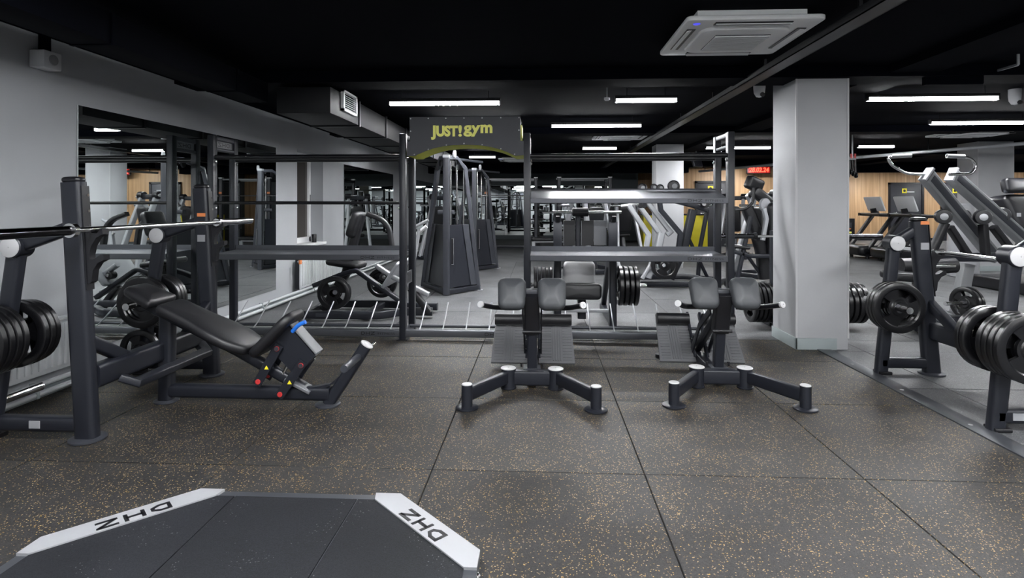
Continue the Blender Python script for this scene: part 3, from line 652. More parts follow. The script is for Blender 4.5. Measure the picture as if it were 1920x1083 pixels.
# ------------------------------------------------------------------ roman chairs
def roman(ox, oy, label):
    t = thing('back_extension_bench', label, 'roman chair', (ox, oy, 0), 'back extension benches'); P = lambda a, b, c: (ox+a, oy+b, c)
    for s in (-1, 1):
        lathe('front_foot', P(.40*s, 0, .0), (0, 0, 1), [(.068, 0), (.072, .003), (.072, .010), (.066, .014), (.034, .015), (.034, .148)], 'steel', t, 28)
        lathe('foot_cap', P(.40*s, 0, .148), (0, 0, 1), [(.033, 0), (.033, .003), (.029, .006)], 'cap', t, 24)
        lathe('joint', P(.163*s, .40, .0), (0, 0, 1), [(.046, 0), (.054, .004), (.054, .012), (.051, .014), (.051, .138)], 'steel', t, 28)
        lathe('joint_cap', P(.163*s, .40, .138), (0, 0, 1), [(.053, 0), (.053, .004), (.048, .007), (.005, .007), (.005, .004)], 'cap', t, 28)
        beam('front_leg', [P(.175*s, .37, .085), P(.392*s, .015, .085)], .045, .085, 'steel', t, r=.012)
    beam('cross_beam', [P(-.15, .41, .075), P(.15, .41, .075)], .075, .10, 'steel', t, r=.014)
    beam('spine', [P(0, .42, .05), P(0, 1.18, .05)], .08, .075, 'steel', t, r=.015); beam('rear_foot', [P(-.27, 1.16, .025), P(.27, 1.16, .025)], .06, .05, 'steel', t, r=.015)
    for s in (-1, 1): lathe('rubber_foot', P(.27*s, 1.16, 0), (0, 0, 1), disc_prof(.045, .03), 'plastic', t, 16)
    po = beam('post', [P(0, .47, .12), P(0, .40, .47)], .068, .075, 'steel', t, up=(0, -1, 0), r=.014)
    beam('post_sleeve', [P(0, .415, .39), P(0, .335, .66)], .105, .09, 'steel_black', t, up=(0, -1, 0), r=.014)
    box('weld_plate', P(-.06, .42, .122), P(.06, .53, .13), 'steel_mid', t); 
    for s in (-1, 1): lathe('adjust_knob', P(s*.075, .47, .13), (0, 0, 1), [(.007, 0), (.007, .02), (.011, .022), (.011, .03)], 'steel_black', t, 12)
    box('pad_bridge', P(-.16, .34, .59), P(.16, .42, .69), 'steel', t, .012)
    un = V((0, .50, .866)).normalized()
    for s in (-1, 1):
        o2 = [(a, b) for a, b in rr(.185, .225, .05, 6)]
        o2 = [(a*(1+.10*(b/.225+.1)), b) for a, b in o2]
        pad('thigh_pad', o2, .085, P(.135*s, .31, .665), (1, 0, 0), un, 'vinyl_grey', t, rad=.034, puff=.014)
        beam('pad_arm', [P(0, .38, .60), P(.14*s, .37, .60)], .05, .04, 'steel', t, r=.01)
        tube('handle', [P(.10*s, .40, .56), P(.25*s, .36, .565), P(.335*s, .19, .615)], .0185, 'plastic', t, 14, .05)
        lathe('handle_cap', P(.335*s, .19, .615), (.43*s, -.86, .25), [(.0195, -.012), (.0215, -.01), (.0215, .004), (.006, .005), (.006, .001)], 'cap', t, 20)
    # ribbed foot plates on a slope, one each side of the post
    pn = V((0, .72, .694)).normalized(); c0 = V(P(0, .90, .03))
    for s in (-1, 1):
        w0, w1 = .045, .325
        o2 = [(w0, 0), (w1, 0), (w1, .02), (w1-.018, .44), (w0, .44)] if s > 0 else [(-w0, .44), (-w1+.018, .44), (-w1, .02), (-w1, 0), (-w0, 0)]
        fp = mesh_obj('foot_board', *G_extr(o2, lambda a, b, q: c0+V((a, 0, 0))+pn*b+V((0, -pn.z, pn.y))*q, 0, .018), 'ridge', t)
        nrm = V((0, -pn.z, pn.y))
        for k in range(15):
            b0 = .03+k*.0262
            for a0, a1 in ((.06+.085*(1 if k < 12 else .9), .055), (.235, .305)) if True else ():
                lo, hi = min(a0, a1), max(a0, a1)
                beam('ridge', [c0+V((s*lo, 0, 0))+pn*b0+nrm*.019, c0+V((s*hi, 0, 0))+pn*b0+nrm*.019], .0115, .007, 'ridge', fp, up=nrm, r=.002)
        for q in range(4):
            xx = .16+q*.019
            beam('ridge', [c0+V((s*xx, 0, 0))+pn*.02+nrm*.019, c0+V((s*xx, 0, 0))+pn*(.33+q*.022)+nrm*.019, c0+V((s*.05, 0, 0))+pn*(.36+q*.022)+nrm*.019][:2 if q < 0 else 3], .009, .007, 'ridge', fp, up=nrm, r=.002)
        tube('heel_roller', [P(.055*s, 1.11, .335), P(.31*s, 1.11, .335)], .045, 'vinyl', t, 20)
        beam('side_bracket', [P(.05*s, .93, .06), P(.05*s, 1.2, .36)], .02, .05, 'steel', t, up=(0, -1, 1), r=.004)
        beam('link', [P(.065*s, .42, .53), P(.065*s, .72, .36), P(.065*s, .95, .12)], .012, .05, 'steel', t, up=(0, 1, 1), r=.004)
        for k in range(4): lathe('bolt', P(.052*s, .96+.06*k, .13+.06*k), (s, -.3, .3), [(.009, 0), (.009, .012)], 'steel_black', t, 8)
    beam('strut', [P(0, 1.10, .08), P(0, .45, .50)], .05, .06, 'steel', t, up=(0, 1, 1), r=.012)
    tube('lever_bar', [P(-.065, .36, .40), P(.065, .36, .40)], .011, 'steel_black', t, 10)
    return t
r1 = roman(-.053, 3.54, 'back extension bench with grey thigh pads, farther from the grey pillar')
copy_thing(r1, (1.245, 3.63, 0), math.radians(-1.5), 'back extension bench with two grey thigh pads, nearest the grey pillar')

# ------------------------------------------------------------------ lifting platform
pz = .05
pf = thing('lifting_platform', 'low black rubber lifting platform with white lettered corner plates', 'platform', (-1.015, 1.2, 0))
xa, xb, ya, yb, ch = -1.825, -.210, .25, 2.378, .375
inn = .045
out = [(xa, ya), (xb, ya), (xb, yb-ch), (xb-ch, yb), (xa+ch, yb), (xa, yb-ch)]
mesh_obj('steel_frame', *G_extr([(a, b) for a, b in out], lambda a, b, q: (a, b, q), 0, pz-.006), 'strip', pf)
k_ = inn; out2 = [(xa+k_, ya+k_), (xb-k_, ya+k_), (xb-k_, yb-ch-.03), (xb-ch-.03, yb-k_), (xa+ch+.03, yb-k_), (xa+k_, yb-ch-.03)]
s0, s1 = -1.275, -.755; g_ = .003
def clipx(poly, lo, hi):
    def half(p, x_, keep):
        o_ = []
        for i in range(len(p)):
            a, b = p[i-1], p[i]; ia, ib = keep(a[0]), keep(b[0])
            if ia != ib:
                u = (x_-a[0])/(b[0]-a[0]); o_.append((x_, a[1]+(b[1]-a[1])*u))
            if ib: o_.append(b)
        return o_
    return half(half(poly, lo, lambda q: q >= lo), hi, lambda q: q <= hi)
for lo, hi in ((xa, s0-g_), (s0+g_, s1-g_), (s1+g_, xb)):
    mesh_obj('rubber_mat', *G_extr(clipx(out2, lo, hi), lambda a, b, q: (a, b, q), .01, pz-.001), 'platform_rubber', pf)
for s in (-1, 1):
    cx_ = (xa+xb)/2; hw = (xb-xa)/2
    q2 = [(hw, yb-ch), (hw-ch, yb), (hw-ch-.105, yb), (hw-ch-.095, yb-.05), (hw-.045, yb-ch-.098), (hw, yb-ch-.098)]
    pl = mesh_obj('corner_plate', *G_extr([(cx_+s*a, b) for a, b in q2], lambda a, b, q: (a, b, q), pz-.008, pz+.004), 'white', pf)
    # cut lettering along the chamfer
    dirn = V((-s*1, 1, 0)).normalized() if s > 0 else V((-1, -1, 0)).normalized()
    mid = V((cx_+s*(hw-ch/2-.052), yb-ch/2-.036, pz+.0042)); upv = V((0, 0, 1)).cross(dirn) if True else None
    dhz('lettering', mid-dirn*.13-upv*.031, dirn, upv, .25, .060, 'plastic', pl, .0008, .24)
for y in (1.9, 1.2, .6): lathe('bolt', (xb, y, .025), (1, 0, 0), [(.014, 0), (.014, .006), (.008, .012)], 'chrome', pf, 12)

# ------------------------------------------------------------------ storage rack with sign
YFR, YRR = 5.30, 5.68
RX = [-3.12, -1.28, -.118, 1.737]; RT = 1.93
rk = thing('storage_rack', 'long dark steel storage rack with tilted shelves, bars and a lettered sign board', 'rack', (-.7, 5.49, 0))
for i, x_ in enumerate(RX):
    for y in (YFR, YRR):
        p_ = box('post', (x_-.03, y-.035, .008), (x_+.03, y+.035, RT), 'steel', rk, .005)
        box('post_foot', (x_-.05, y-.055, 0), (x_+.05, y+.055, .01), 'steel_black', p_)
        sd = 1 if i in (0, 2) else -1
        geo = merge(*[G_lathe((x_+sd*.030, y, .25+k*.075), (sd, 0, 0), [(.0095, -.001), (.0095, .0006)], 8) for k in range(22)])
        mesh_obj('hole_row', *geo, 'plastic', p_)['kind'] = 'stuff'
        geo = merge(*[G_lathe((x_-sd*.030, y, .25+k*.075), (-sd, 0, 0), [(.0095, -.001), (.0095, .0006)], 8) for k in range(22)])
        mesh_obj('hole_row', *geo, 'plastic', p_)['kind'] = 'stuff'
    for z, h in ((.045, .06), (1.905, .045), (1.80, .03)): beam('side_rail', [(x_, YFR, z), (x_, YRR, z)], .05, h, 'steel_mid', rk, r=.008)
    if i in (0, 1):
        z0, z1 = (1.82, 1.885) if i == 0 else (.50, .62)
        n_ = box('name_plate', (x_-.006, YFR+.03, z0), (x_+.006, YRR-.03, z1), 'grey_arm', rk)
        dhz('lettering', (x_, YRR-.09, z0+.012), (0, -1, 0), (0, 0, 1), .20, z1-z0-.024, 'plastic', n_, .0075)
    for z in (1.72, 1.28):
        for y in (YFR, YRR):
            if z < 1.5 and i > 1: continue
            lathe('bolt', (x_+(.03 if i in (0, 2) else -.03), y, z-.045), ((1 if i in (0, 2) else -1), 0, 0), [(.014, 0), (.014, .01), (.006, .014)], 'chrome', rk, 10)
for i0, i1, bars in ((0, 1, ((1.72, .022), (1.285, .015))), (2, 3, ((1.72, .022),))):
    for z, r in bars:
        for y in ((YFR, YRR) if z > 1.5 else (YFR,)):
            tube('pull_up_bar', [(RX[i0]+.03, y, z), (RX[i1]-.03, y, z)], r, 'plastic', rk, 16)
def shelf(x0, x1, prof, zt):
    n = len(prof); th = .006
    # sheet profile in (y, z), thickened
    top = [V((0, y, z)) for y, z in prof]; vs_, fs = [], []
    for x_ in (x0, x1):
        for p_ in top: vs_.append((x_, p_.y, p_.z))
        for p_ in top: vs_.append((x_, p_.y+.0045, p_.z-.006))
    for j in range(n-1):
        fs += [(j, j+1, 2*n+j+1, 2*n+j), (n+j, 3*n+j, 3*n+j+1, n+j+1), (j, n+j, n+j+1, j+1), (2*n+j, 2*n+j+1, 3*n+j+1, 3*n+j)]
    fs += [(0, 2*n, 3*n, n), (n-1, 2*n-1, 4*n-1, 3*n-1)]
    s_ = mesh_obj('shelf', vs_, fs, 'shelf_steel', rk, smooth=False)
    dhz('lettering', (x1-.36, prof[0][0]-.0005, zt), (1, 0, 0), (0, 0, 1), .13, .026, 'plastic', s_, .001)
    text_fit('lettering', 'FITNESS', (x1-.20, prof[0][0]-.0005, zt+.003), (1, 0, 0), (0, 0, 1), .16, .019, 'plastic', s_, .001, .0)
for i0, i1, zz in ((0, 1, 0), (2, 3, 0)):
    shelf(RX[i0]+.032, RX[i1]-.032, [(5.262, .752), (5.262, .800), (5.66, .812), (5.66, .858)], .762)
shelf(RX[2]+.032, RX[3]-.032, [(5.262, 1.284), (5.262, 1.325), (5.64, 1.412), (5.645, 1.425)], 1.292)
for i in (0, 1, 2):
    x0, x1 = RX[i]+.03, RX[i+1]-.03
    b_ = beam('bottom_rail', [(x0, 5.295, .066), (x1, 5.295, .066)], .055, .066, 'shelf_steel', rk, r=.008)
    dhz('lettering', (x1-.36, 5.2665, .052), (1, 0, 0), (0, 0, 1), .13, .03, 'plastic', b_, .001)
    text_fit('lettering', 'FITNESS', (x1-.20, 5.2665, .055), (1, 0, 0), (0, 0, 1), .16, .02, 'plastic', b_, .001)
    tube('rear_rail', [(x0, 5.46, .098), (x1, 5.46, .098)], .016, 'steel_mid', rk, 12)
    n = round((x1-x0)/.222)
    for k in range(n):
        x_ = x0+(x1-x0)*(k+.5)/n; tube('divider_rod', [(x_, 5.33, .07), (x_, 5.42, .10), (x_, 5.70, .285)], .0065, 'silver', rk, 8, .03)
# sign
pp = [(768, 219.5), (975.5, 218), (975.5, 264), (982, 264), (982, 291), (966, 292)]
arcp = [(952, 285.5), (938, 280), (920, 275.3), (902, 272.6), (885, 271.4), (868, 271.2), (850, 272), (832, 274), (814, 277.5), (797, 283.5), (782, 290)]
pp2 = [(778, 292.5), (763, 292.5), (763, 266), (768, 265)]
to2 = lambda q: (W(q[0], q[1], 5.265).x, W(q[0], q[1], 5.265).z)
sg = mesh_obj('sign_board', *merge(G_extr([to2(q) for q in pp+arcp+pp2], lambda a, b, q: (a, q, b), 5.262, 5.272), G_extr([to2(q) for q in pp+arcp+pp2], lambda a, b, q: (a, q, b), 5.652, 5.662)), 'sign_panel', rk, smooth=False)
ua = [to2(q) for q in [(982, 291.5), (966, 292)]+arcp+[(778, 292.5), (764, 292.5)]]
mesh_obj('arch_lining', *G_extr(ua+[(a, b+.012) for a, b in reversed(ua)], lambda a, b, q: (a, q, b), 5.274, 5.650), 'lime', sg)
x0s, z0s = to2((768, 265)); x1s, z1s = to2((975.5, 218))
for xx in (x0s+.012, x1s-.012): box('side_lining', (xx-.006, 5.274, z0s+.01), (xx+.006, 5.650, z1s-.012), 'sign_panel', sg)
box('top_lining', (x0s, 5.274, z1s-.02), (x1s, 5.650, z1s-.008), 'sign_panel', sg); box('side_badge', (x1s, 5.33, z0s+.01), (x1s+.014, 5.6, z1s-.07), 'lime_text', sg)
def sg_text(s, px0, px1, py0, py1, bold=.02, shear=0.):
    a, b = W(px0, py1, 5.26), W(px1, py0, 5.26)
    text_fit('lettering', s, (a.x, 5.259, a.z), (1, 0, 0), (0, 0, 1), b.x-a.x, b.z-a.z, 'lime_text', sg, .0025, bold, shear)
sg_text('J', 808, 817, 235, 262, .045); sg_text('UST', 818, 858.5, 235, 256, .055); sg_text('!', 859.5, 866, 234.5, 256, .03); sg_text('gy', 869, 901, 234.5, 256, .035); sg_text('m', 901, 923.3, 233.5, 249.5, .04)
for q in [(770, 222.5), (803, 222), (836, 221.7), (870, 221.3), (904, 221), (939, 220.7), (973, 220.5), (770, 246), (973, 244), (777, 289.5), (803, 280), (837, 272), (870, 269), (904, 271.3), (939, 278.8), (965, 289)]:
    a, b = to2(q); lathe('screw', (a, 5.262, b), (0, -1, 0), [(.0065, 0), (.005, .003)], 'cap', sg, 8)
#PART3
# ------------------------------------------------------------------ machines behind the rack
def bw(name, pts, w_, h, m, t, **k): return beam(name, pts, w_, h, m, t, **k)
# leg press behind the shelves by the mirror wall
lp = thing('leg_press_machine', 'plate-loaded leg press with silver sled, behind the rack shelves near the radiator', 'leg press', (-1.95, 6.5, 0))
for y in (6.15, 6.85): beam('base_rail', [(-2.62, y, .06), (-1.75, y, .06), (-1.55, y+(.18 if y < 6.5 else -.18), .07), (-1.2, 6.5+(y-6.5)*.45, .07)], .07, .085, 'steel', lp, round_=.1)
box('name_sticker', (-2.44, 6.111, .045), (-2.30, 6.1145, .08), 'steel_mid', lp)
for x_ in (-2.6, -1.9): beam('base_cross', [(x_, 6.15, .06), (x_, 6.85, .06)], .07, .07, 'steel', lp)
a, b, c = W(607, 596, 6.5), W(650, 510, 6.5), W(676, 402, 6.5)
beam('main_post', [(a.x, 6.5, .05), b, c], .09, .10, 'steel_black', lp, up=(1, 0, 0))
up = (W(672, 398, 6.5)-W(660, 437, 6.5)).normalized()
pad('backrest', rr(.34, .30, .05), .09, W(668, 420, 6.5), (0, -1, 0), up, 'vinyl', lp)
pad('seat', rr(.40, .36, .06), .07, W(650, 493, 6.5), (1, 0, -.15), (0, 1, 0), 'vinyl', lp)
for y in (6.3, 6.7):
    beam('upper_arm', [W(688, 401, y), W(716, 411, y), W(730, 428, y), W(735, 462, y)], .05, .07, 'steel_black', lp, up=(0, 1, 0), round_=.06)
    beam('press_arm', [W(588, 535, y), W(640, 514, y), W(668, 506, y), W(702, 530, y), W(748, 562, y)], .05, .075, 'steel', lp, up=(0, 1, 0), round_=.04)
    beam('guide_rail', [W(706, 498, y), W(735, 518, y), W(804, 552, y)], .05, .07, 'silver', lp, up=(0, 1, 0))
    beam('rail_foot', [W(770, 540, y), W(806, 586, y)], .07, .09, 'steel_black', lp, up=(0, 1, 0))
    lathe('guide_wheel', W(720, 519, y), (0, -1, 0), [(.035, -.05), (.045, -.045), (.045, .03), (.04, .035), (.012, .036)], 'steel_black', lp, 20)
    lathe('wheel_cap', W(720, 519, y-.038), (0, -1, 0), [(.02, 0), (.02, .006), (.008, .008)], 'chrome', lp, 14)
    tube('side_handle', [W(778, 425, y), W(792, 418, y), W(803, 412, y)], .018, 'silver', lp, 12); tube('handle_grip', [W(780, 440, y), W(800, 424, y)], .022, 'cap', lp, 12)
    beam('handle_post', [W(786, 430, y), W(778, 480, y), W(762, 530, y)], .035, .05, 'silver', lp, up=(0, 1, 0), round_=.05)
pad('foot_board', rr(.62, .34, .04), .035, W(744, 510, 6.5), (0, -1, 0), (.55, 0, .84), 'silver', lp, rad=.008, puff=0)
tube('plate_axle', [W(628, 548, 6.02), W(628, 548, 6.95)], .025, 'dark_chrome', lp, 14)
pw = W(628, 548, 6.12)
stack((pw.x, 6.145, pw.z), (0, -1, 0), 2, .178, .036, 'on the aisle side of the leg press'); stack((pw.x+.30, 6.86, pw.z), (0, 1, 0), 2, .178, .036, 'on the window side of the leg press')

# cable towers
def tower(label):
    t = thing('cable_tower', label, 'cable machine', (-1.3, 8.3, 0), 'cable towers')
    f, l, r = V((-1.3, 7.9, 0)), V((-1.80, 8.72, 0)), V((-.90, 8.42, 0)); top = 1.95
    beam('front_post', [f+V((0, 0, .01)), f+V((0, 0, top))], .085, .085, 'steel_mid', t, up=(0, -1, 0), r=.008); box('post_cap', f+V((-.045, -.045, top-.03)), f+V((.045, .045, top+.01)), 'silver', t)
    ce_ = V((-1.32, 8.3, 0))
    for q, tx in ((l, V((-1.52, 8.45, 1.80))), (r, V((-1.09, 8.3, 1.80)))):
        beam('side_leg', [q+V((0, 0, .01)), tx, V((tx.x*.45+f.x*.55, 8.12, top-.02)), f+V((0, .04, top-.03))], .055, .085, 'steel_mid', t, up=(0, -1, 0), r=.008)
        box('leg_foot', q+V((-.06, -.05, 0)), q+V((.06, .05, .012)), 'silver', t); beam('base_rail', [f+V((0, 0, .05)), q+V((0, 0, .05))], .06, .07, 'steel', t)
        k0 = .12; k1 = .92; zt = .98
        a0, a1 = f.lerp(q, .10)+V((0, 0, .10)), f.lerp(q, .93)+V((0, 0, .10)); qt = q.lerp(V((tx.x, tx.y, 0)), .52)
        b0, b1 = f.lerp(qt, .12)+V((0, 0, zt)), f.lerp(qt, .86)+V((0, 0, zt)); n_ = V((0, .05, 0))
        v = [a0, a1, b1, b0, a0+n_, a1+n_, b1+n_, b0+n_]
        sh = mesh_obj('stack_shroud', v, [(0, 1, 2, 3), (4, 7, 6, 5), (0, 4, 5, 1), (1, 5, 6, 2), (2, 6, 7, 3), (3, 7, 4, 0)], 'steel', t)
        wi = [a1.lerp(a0, .22), a1, b1, b1.lerp(b0, .30)]
        mesh_obj('shroud_wing', [p_+V((0, -.012, 0)) for p_ in wi]+[p_+V((0, -.002, 0)) for p_ in wi], [(0, 1, 2, 3), (4, 7, 6, 5), (0, 4, 5, 1), (1, 5, 6, 2), (2, 6, 7, 3), (3, 7, 4, 0)], 'steel_mid', sh)
    beam('back_rail', [l+V((0, 0, .05)), r+V((0, 0, .05))], .06, .07, 'steel', t)
    for dx in (-.05, .05): tube('guide_rod', [(ce_.x+dx+.16, 8.3, .1), (ce_.x+dx+.16, 8.3, 1.85)], .011, 'chrome', t, 10)
    pn = mesh_obj('name_panel', *G_box((-1.235, 7.93, .42), (-1.20, 7.945, .80)), 'plastic', t)
    beam('panel_border', [(-1.232, 7.928, .43), (-1.203, 7.928, .43), (-1.203, 7.928, .79), (-1.232, 7.928, .79)], .003, .003, 'cap', pn)
    box('weight_stack', (ce_.x+.06, 8.24, .1), (ce_.x+.26, 8.36, .75), 'steel_black', t)
    for k in range(12): box('stack_plate', (ce_.x+.055, 8.235, .12+k*.052), (ce_.x+.265, 8.365, .165+k*.052), 'plastic', t, .004)
    for sx in (-.12, .1):
        lathe('pulley', (-1.3+sx, 8.12, 1.86), (1, 0, 0), [(.05, -.012), (.05, -.008), (.04, 0), (.05, .008), (.05, .012)], 'plastic', t, 20)
    tube('cable', [(-1.2, 8.12, 1.81), (-1.2, 8.2, .9)], .004, 'plastic', t, 6)
    beam('slide_column', [(-1.27, 8.05, .1), (-1.27, 8.05, 1.9)], .04, .05, 'chrome', t)
    tube('cross_arm', [(-1.3, 8.1, 1.93), (-.9, 8.9, 1.93)], .02, 'steel_mid', t, 10); lathe('swivel', (-1.2, 8.0, 1.98), (0, 0, 1), [(.02, -.05), (.03, 0), (.02, .05)], 'silver', t, 14)
    beam('carriage', [(-1.45, 8.1, 1.16), (-1.22, 8.1, 1.16)], .09, .06, 'steel_mid', t)
    return t
tw = tower('trapezoid cable tower with dark weight shrouds, the one nearer the sign board')
copy_thing(tw, (-1.24, 11.2, 0), 0, 'trapezoid cable tower with dark weight shrouds, the one nearer the back wall')

# shoulder press bench behind the two shelves
sp = thing('shoulder_press_bench', 'dark olympic shoulder press bench with light grey backrest, behind the rack shelves', 'bench', (.47, 6.1, 0))
for x_ in (.185, .755):
    beam('upright', [(x_, 5.95, .01), (x_, 5.98, 1.16)], .075, .11, 'steel', sp, up=(0, -1, 0)); pad('top_cap', rr(.085, .12, .03), .05, (x_, 5.98, 1.165), (1, 0, 0), (0, 1, 0), 'plastic', sp, rad=.015)
    box('face_panel', (x_-.045, 5.905, .82), (x_+.045, 5.92, 1.09), 'steel_mid', sp, .006)
    beam('side_base', [(x_, 5.93, .05), (x_, 6.9, .05)], .07, .08, 'steel', sp); beam('rear_stay', [(x_, 6.85, .05), (x_, 6.3, .62), (x_, 5.98, .66)], .06, .07, 'steel', sp, round_=.08)
    beam('hook', [(x_, 5.95, 1.10), (x_, 5.86, 1.10), (x_, 5.84, 1.15)], .04, .03, 'plastic', sp)
beam('cross_rail', [(.185, 5.97, .82), (.755, 5.97, .82)], .04, .03, 'steel_mid', sp); beam('low_rail', [(.185, 6.0, .16), (.755, 6.0, .16)], .035, .035, 'silver', sp)
for x0, x1 in ((.255, .37), (.44, .56)): box('guard_panel', (x0, 6.0, .84), (x1, 6.02, 1.10), 'steel_black', sp); box('panel_edge', (x0-.008, 5.995, .84), (x0, 6.025, 1.10), 'grey_arm', sp)
beam('centre_post', [(.40, 6.02, .83), (.40, 6.02, 1.15)], .05, .05, 'steel', sp); box('silver_plate', (.57, 6.05, .84), (.70, 6.07, 1.10), 'grey_arm', sp)
pad('backrest', rr(.34, .34, .06), .07, (.42, 6.12, .50), (1, 0, 0), (0, .12, 1), 'vinyl_light', sp); pad('seat', rr(.40, .17, .05), .16, (.44, 5.98, .365), (1, 0, 0), (0, .1, 1), 'vinyl', sp)
beam('seat_post', [(.45, 6.15, .05), (.45, 6.15, .34)], .09, .09, 'steel', sp)
for s, x_ in ((-1, .135), (1, .805)): tube('plate_peg', [(x_, 5.96, .43), (x_+s*.30, 5.96, .43)], .025, 'chrome', sp, 14)
stack((.80, 5.96, .43), (1, 0, 0), 4, .205, .045, 'on the pillar-side peg of the shoulder press bench', PI/2); stack((.14, 5.96, .43), (-1, 0, 0), 5, .19, .034, 'on the sign-side peg of the shoulder press bench', PI/2)
t = thing('barbell', 'short bronze barbell with thick black centre pad, on the shoulder press bench', 'barbell', (.43, 5.86, 1.19))
tube('shaft', [(.03, 5.86, 1.19), (.83, 5.86, 1.19)], .0145, 'chrome', t, 14); lathe('centre_pad', (.33, 5.86, 1.19), (1, 0, 0), [(.03, 0), (.045, .01), (.045, .16), (.03, .17)], 'plastic', t, 20)

# bar stand behind the pillar
bs = thing('bar_stand', 'low dark bar stand with plate pegs, standing behind the nearest pillar', 'rack', (2.65, 6.02, 0))
for x_ in (2.42, 2.9):
    beam('upright', [(x_, 6.02, .01), (x_, 6.02, 1.0)], .07, .09, 'steel', bs, up=(0, 1, 0)); beam('foot', [(x_, 5.75, .03), (x_, 6.5, .03)], .07, .06, 'steel', bs)
    beam('hook', [(x_, 6.02, .90), (x_, 5.93, .90), (x_, 5.91, .95)], .04, .03, 'plastic', bs)
beam('cross_rail', [(2.42, 6.02, .4), (2.9, 6.02, .4)], .06, .06, 'steel', bs)
tube('plate_peg', [(2.42, 6.02, .26), (2.12, 6.02, .26)], .025, 'chrome', bs); tube('plate_peg', [(2.9, 6.02, .26), (3.36, 6.02, .26)], .025, 'chrome', bs)
stack((2.38, 6.02, .26), (-1, 0, 0), 5, .205, .038, 'on the rack-side peg of the bar stand', PI/2); stack((2.95, 6.02, .26), (1, 0, 0), 6, .205, .05, 'on the far-side peg of the bar stand behind the pillar', PI/2)
t = thing('barbell', 'dark barbell lying on the bar stand behind the nearest pillar', 'barbell', (2.64, 5.95, .955))
tube('shaft', [(2.2, 5.95, .945), (3.08, 5.95, .945)], .0145, 'chrome', t, 14)
for a, b in ((1.80, 2.2), (3.08, 3.46)): tube('sleeve', [(a, 5.95, .945), (b, 5.95, .945)], .025, 'dark_chrome', t, 16); lathe('collar', (b if a < 2 else a, 5.95, .945), (1, 0, 0), [(.037, -.015), (.037, .015)], 'plastic', t, 18)

# plate-loaded lever row seen between the shelves
lr = thing('lever_row_machine', 'silver and black plate-loaded lever machine with slanted parallel arms, behind the shelves', 'weight machine', (2.1, 9.1, 0))
for (p0, p1, p2), y in ((((1178, 384), (1216, 440), (1212, 462)), 8.75), (((1195, 381), (1237, 438), (1230, 462)), 9.0), (((1214, 379), (1257, 434), (1250, 440)), 9.25)):
    beam('lever_arm', [W(*p0, y), W(*p1, y), W(*p2, y)], .07, .125, 'silver', lr, up=(0, -1, 0), r=.015)
    tube('arm_handle', [W(p0[0]-14, p0[1]+2, y), W(p0[0]+8, p0[1]-1, y)], .02, 'cap', lr, 12)
for px in (1199, 1206): lathe('roller', W(px, 385, 8.6), (0, -1, 0), disc_prof(.04, .12, .008), 'plastic', lr, 18)
beam('silver_leg', [W(1240, 436, 8.8), W(1233, 470, 8.8), W(1214, 520, 8.8)], .10, .15, 'silver', lr, up=(0, -1, 0), r=.02)
beam('linkage', [W(1236, 372, 9.1), W(1239, 394, 9.1), W(1276, 438, 9.1), W(1272, 466, 9.1)], .07, .10, 'steel', lr, up=(0, -1, 0), r=.01)
beam('main_post', [W(1299, 393, 9.2), W(1283, 462, 9.2), W(1256, 522, 9.2)], .11, .16, 'steel', lr, up=(0, -1, 0), r=.015)
beam('top_beam', [W(1240, 370, 9.3), W(1296, 384, 9.3), W(1326, 393, 9.3)], .08, .11, 'steel', lr, up=(0, -1, 0), r=.012)
beam('rear_post', [W(1326, 393, 9.4), W(1313, 462, 9.4), (W(1308, 520, 9.4).x, 9.4, .02)], .06, .07, 'steel', lr, up=(0, -1, 0))
beam('stay', [W(1288, 440, 9.2), (W(1330, 527, 9.4).x, 9.4, .02)], .05, .05, 'steel', lr, up=(0, -1, 0))
lathe('pivot', W(1320, 382, 9.24), (0, -1, 0), disc_prof(.06, .1, .008), 'plastic', lr, 22); lathe('pivot_cap', W(1320, 382, 9.13), (0, -1, 0), disc_prof(.035, .01, .003), 'chrome', lr, 18)
for y in (8.85, 9.75): beam('base_rail', [(1.55, y, .05), (2.6, y, .05), (2.95, 9.3, .06)], .07, .08, 'steel', lr, round_=.2)
tube('hoop', [W(1240, 520, 9.3), W(1290, 514, 9.3), W(1328, 526, 9.3)], .03, 'grey_arm', lr, 12, .2)
beam('strut', [W(1222, 493, 8.75), W(1204, 522, 8.75)], .05, .08, 'silver', lr, up=(0, -1, 0)); tube('plate_peg', [W(1245, 497, 8.4), W(1245, 497, 9.2)], .025, 'chrome', lr, 12)
pw = W(1245, 497, 8.6); stack((pw.x, 8.62, pw.z), (0, -1, 0), 2, .20, .04, 'on the peg of the lever row machine')
for px, py, r in ((1207, 352, .075), (1229, 351, .06), (1241, 352, .06), (1266, 349, .10)):
    c_ = W(px, py, 9.6); hd = lathe('counterweight', c_+V((0, .08, 0)), (-.3, -1, 0), disc_prof(r, .15, .02), 'plastic', lr, 20); lathe('counterweight_cap', c_+V((-.025, -.075, 0)), (-.3, -1, 0), disc_prof(r*.45, .012, .003), 'grey_arm', hd, 14)
    beam('counterweight_arm', [c_, W(px+8, 376, 9.35)], .04, .06, 'steel', lr, up=(0, -1, 0))
pad('seat', rr(.36, .34, .06), .07, W(1255, 470, 9.5), (1, 0, 0), (0, 1, 0), 'vinyl', lr)

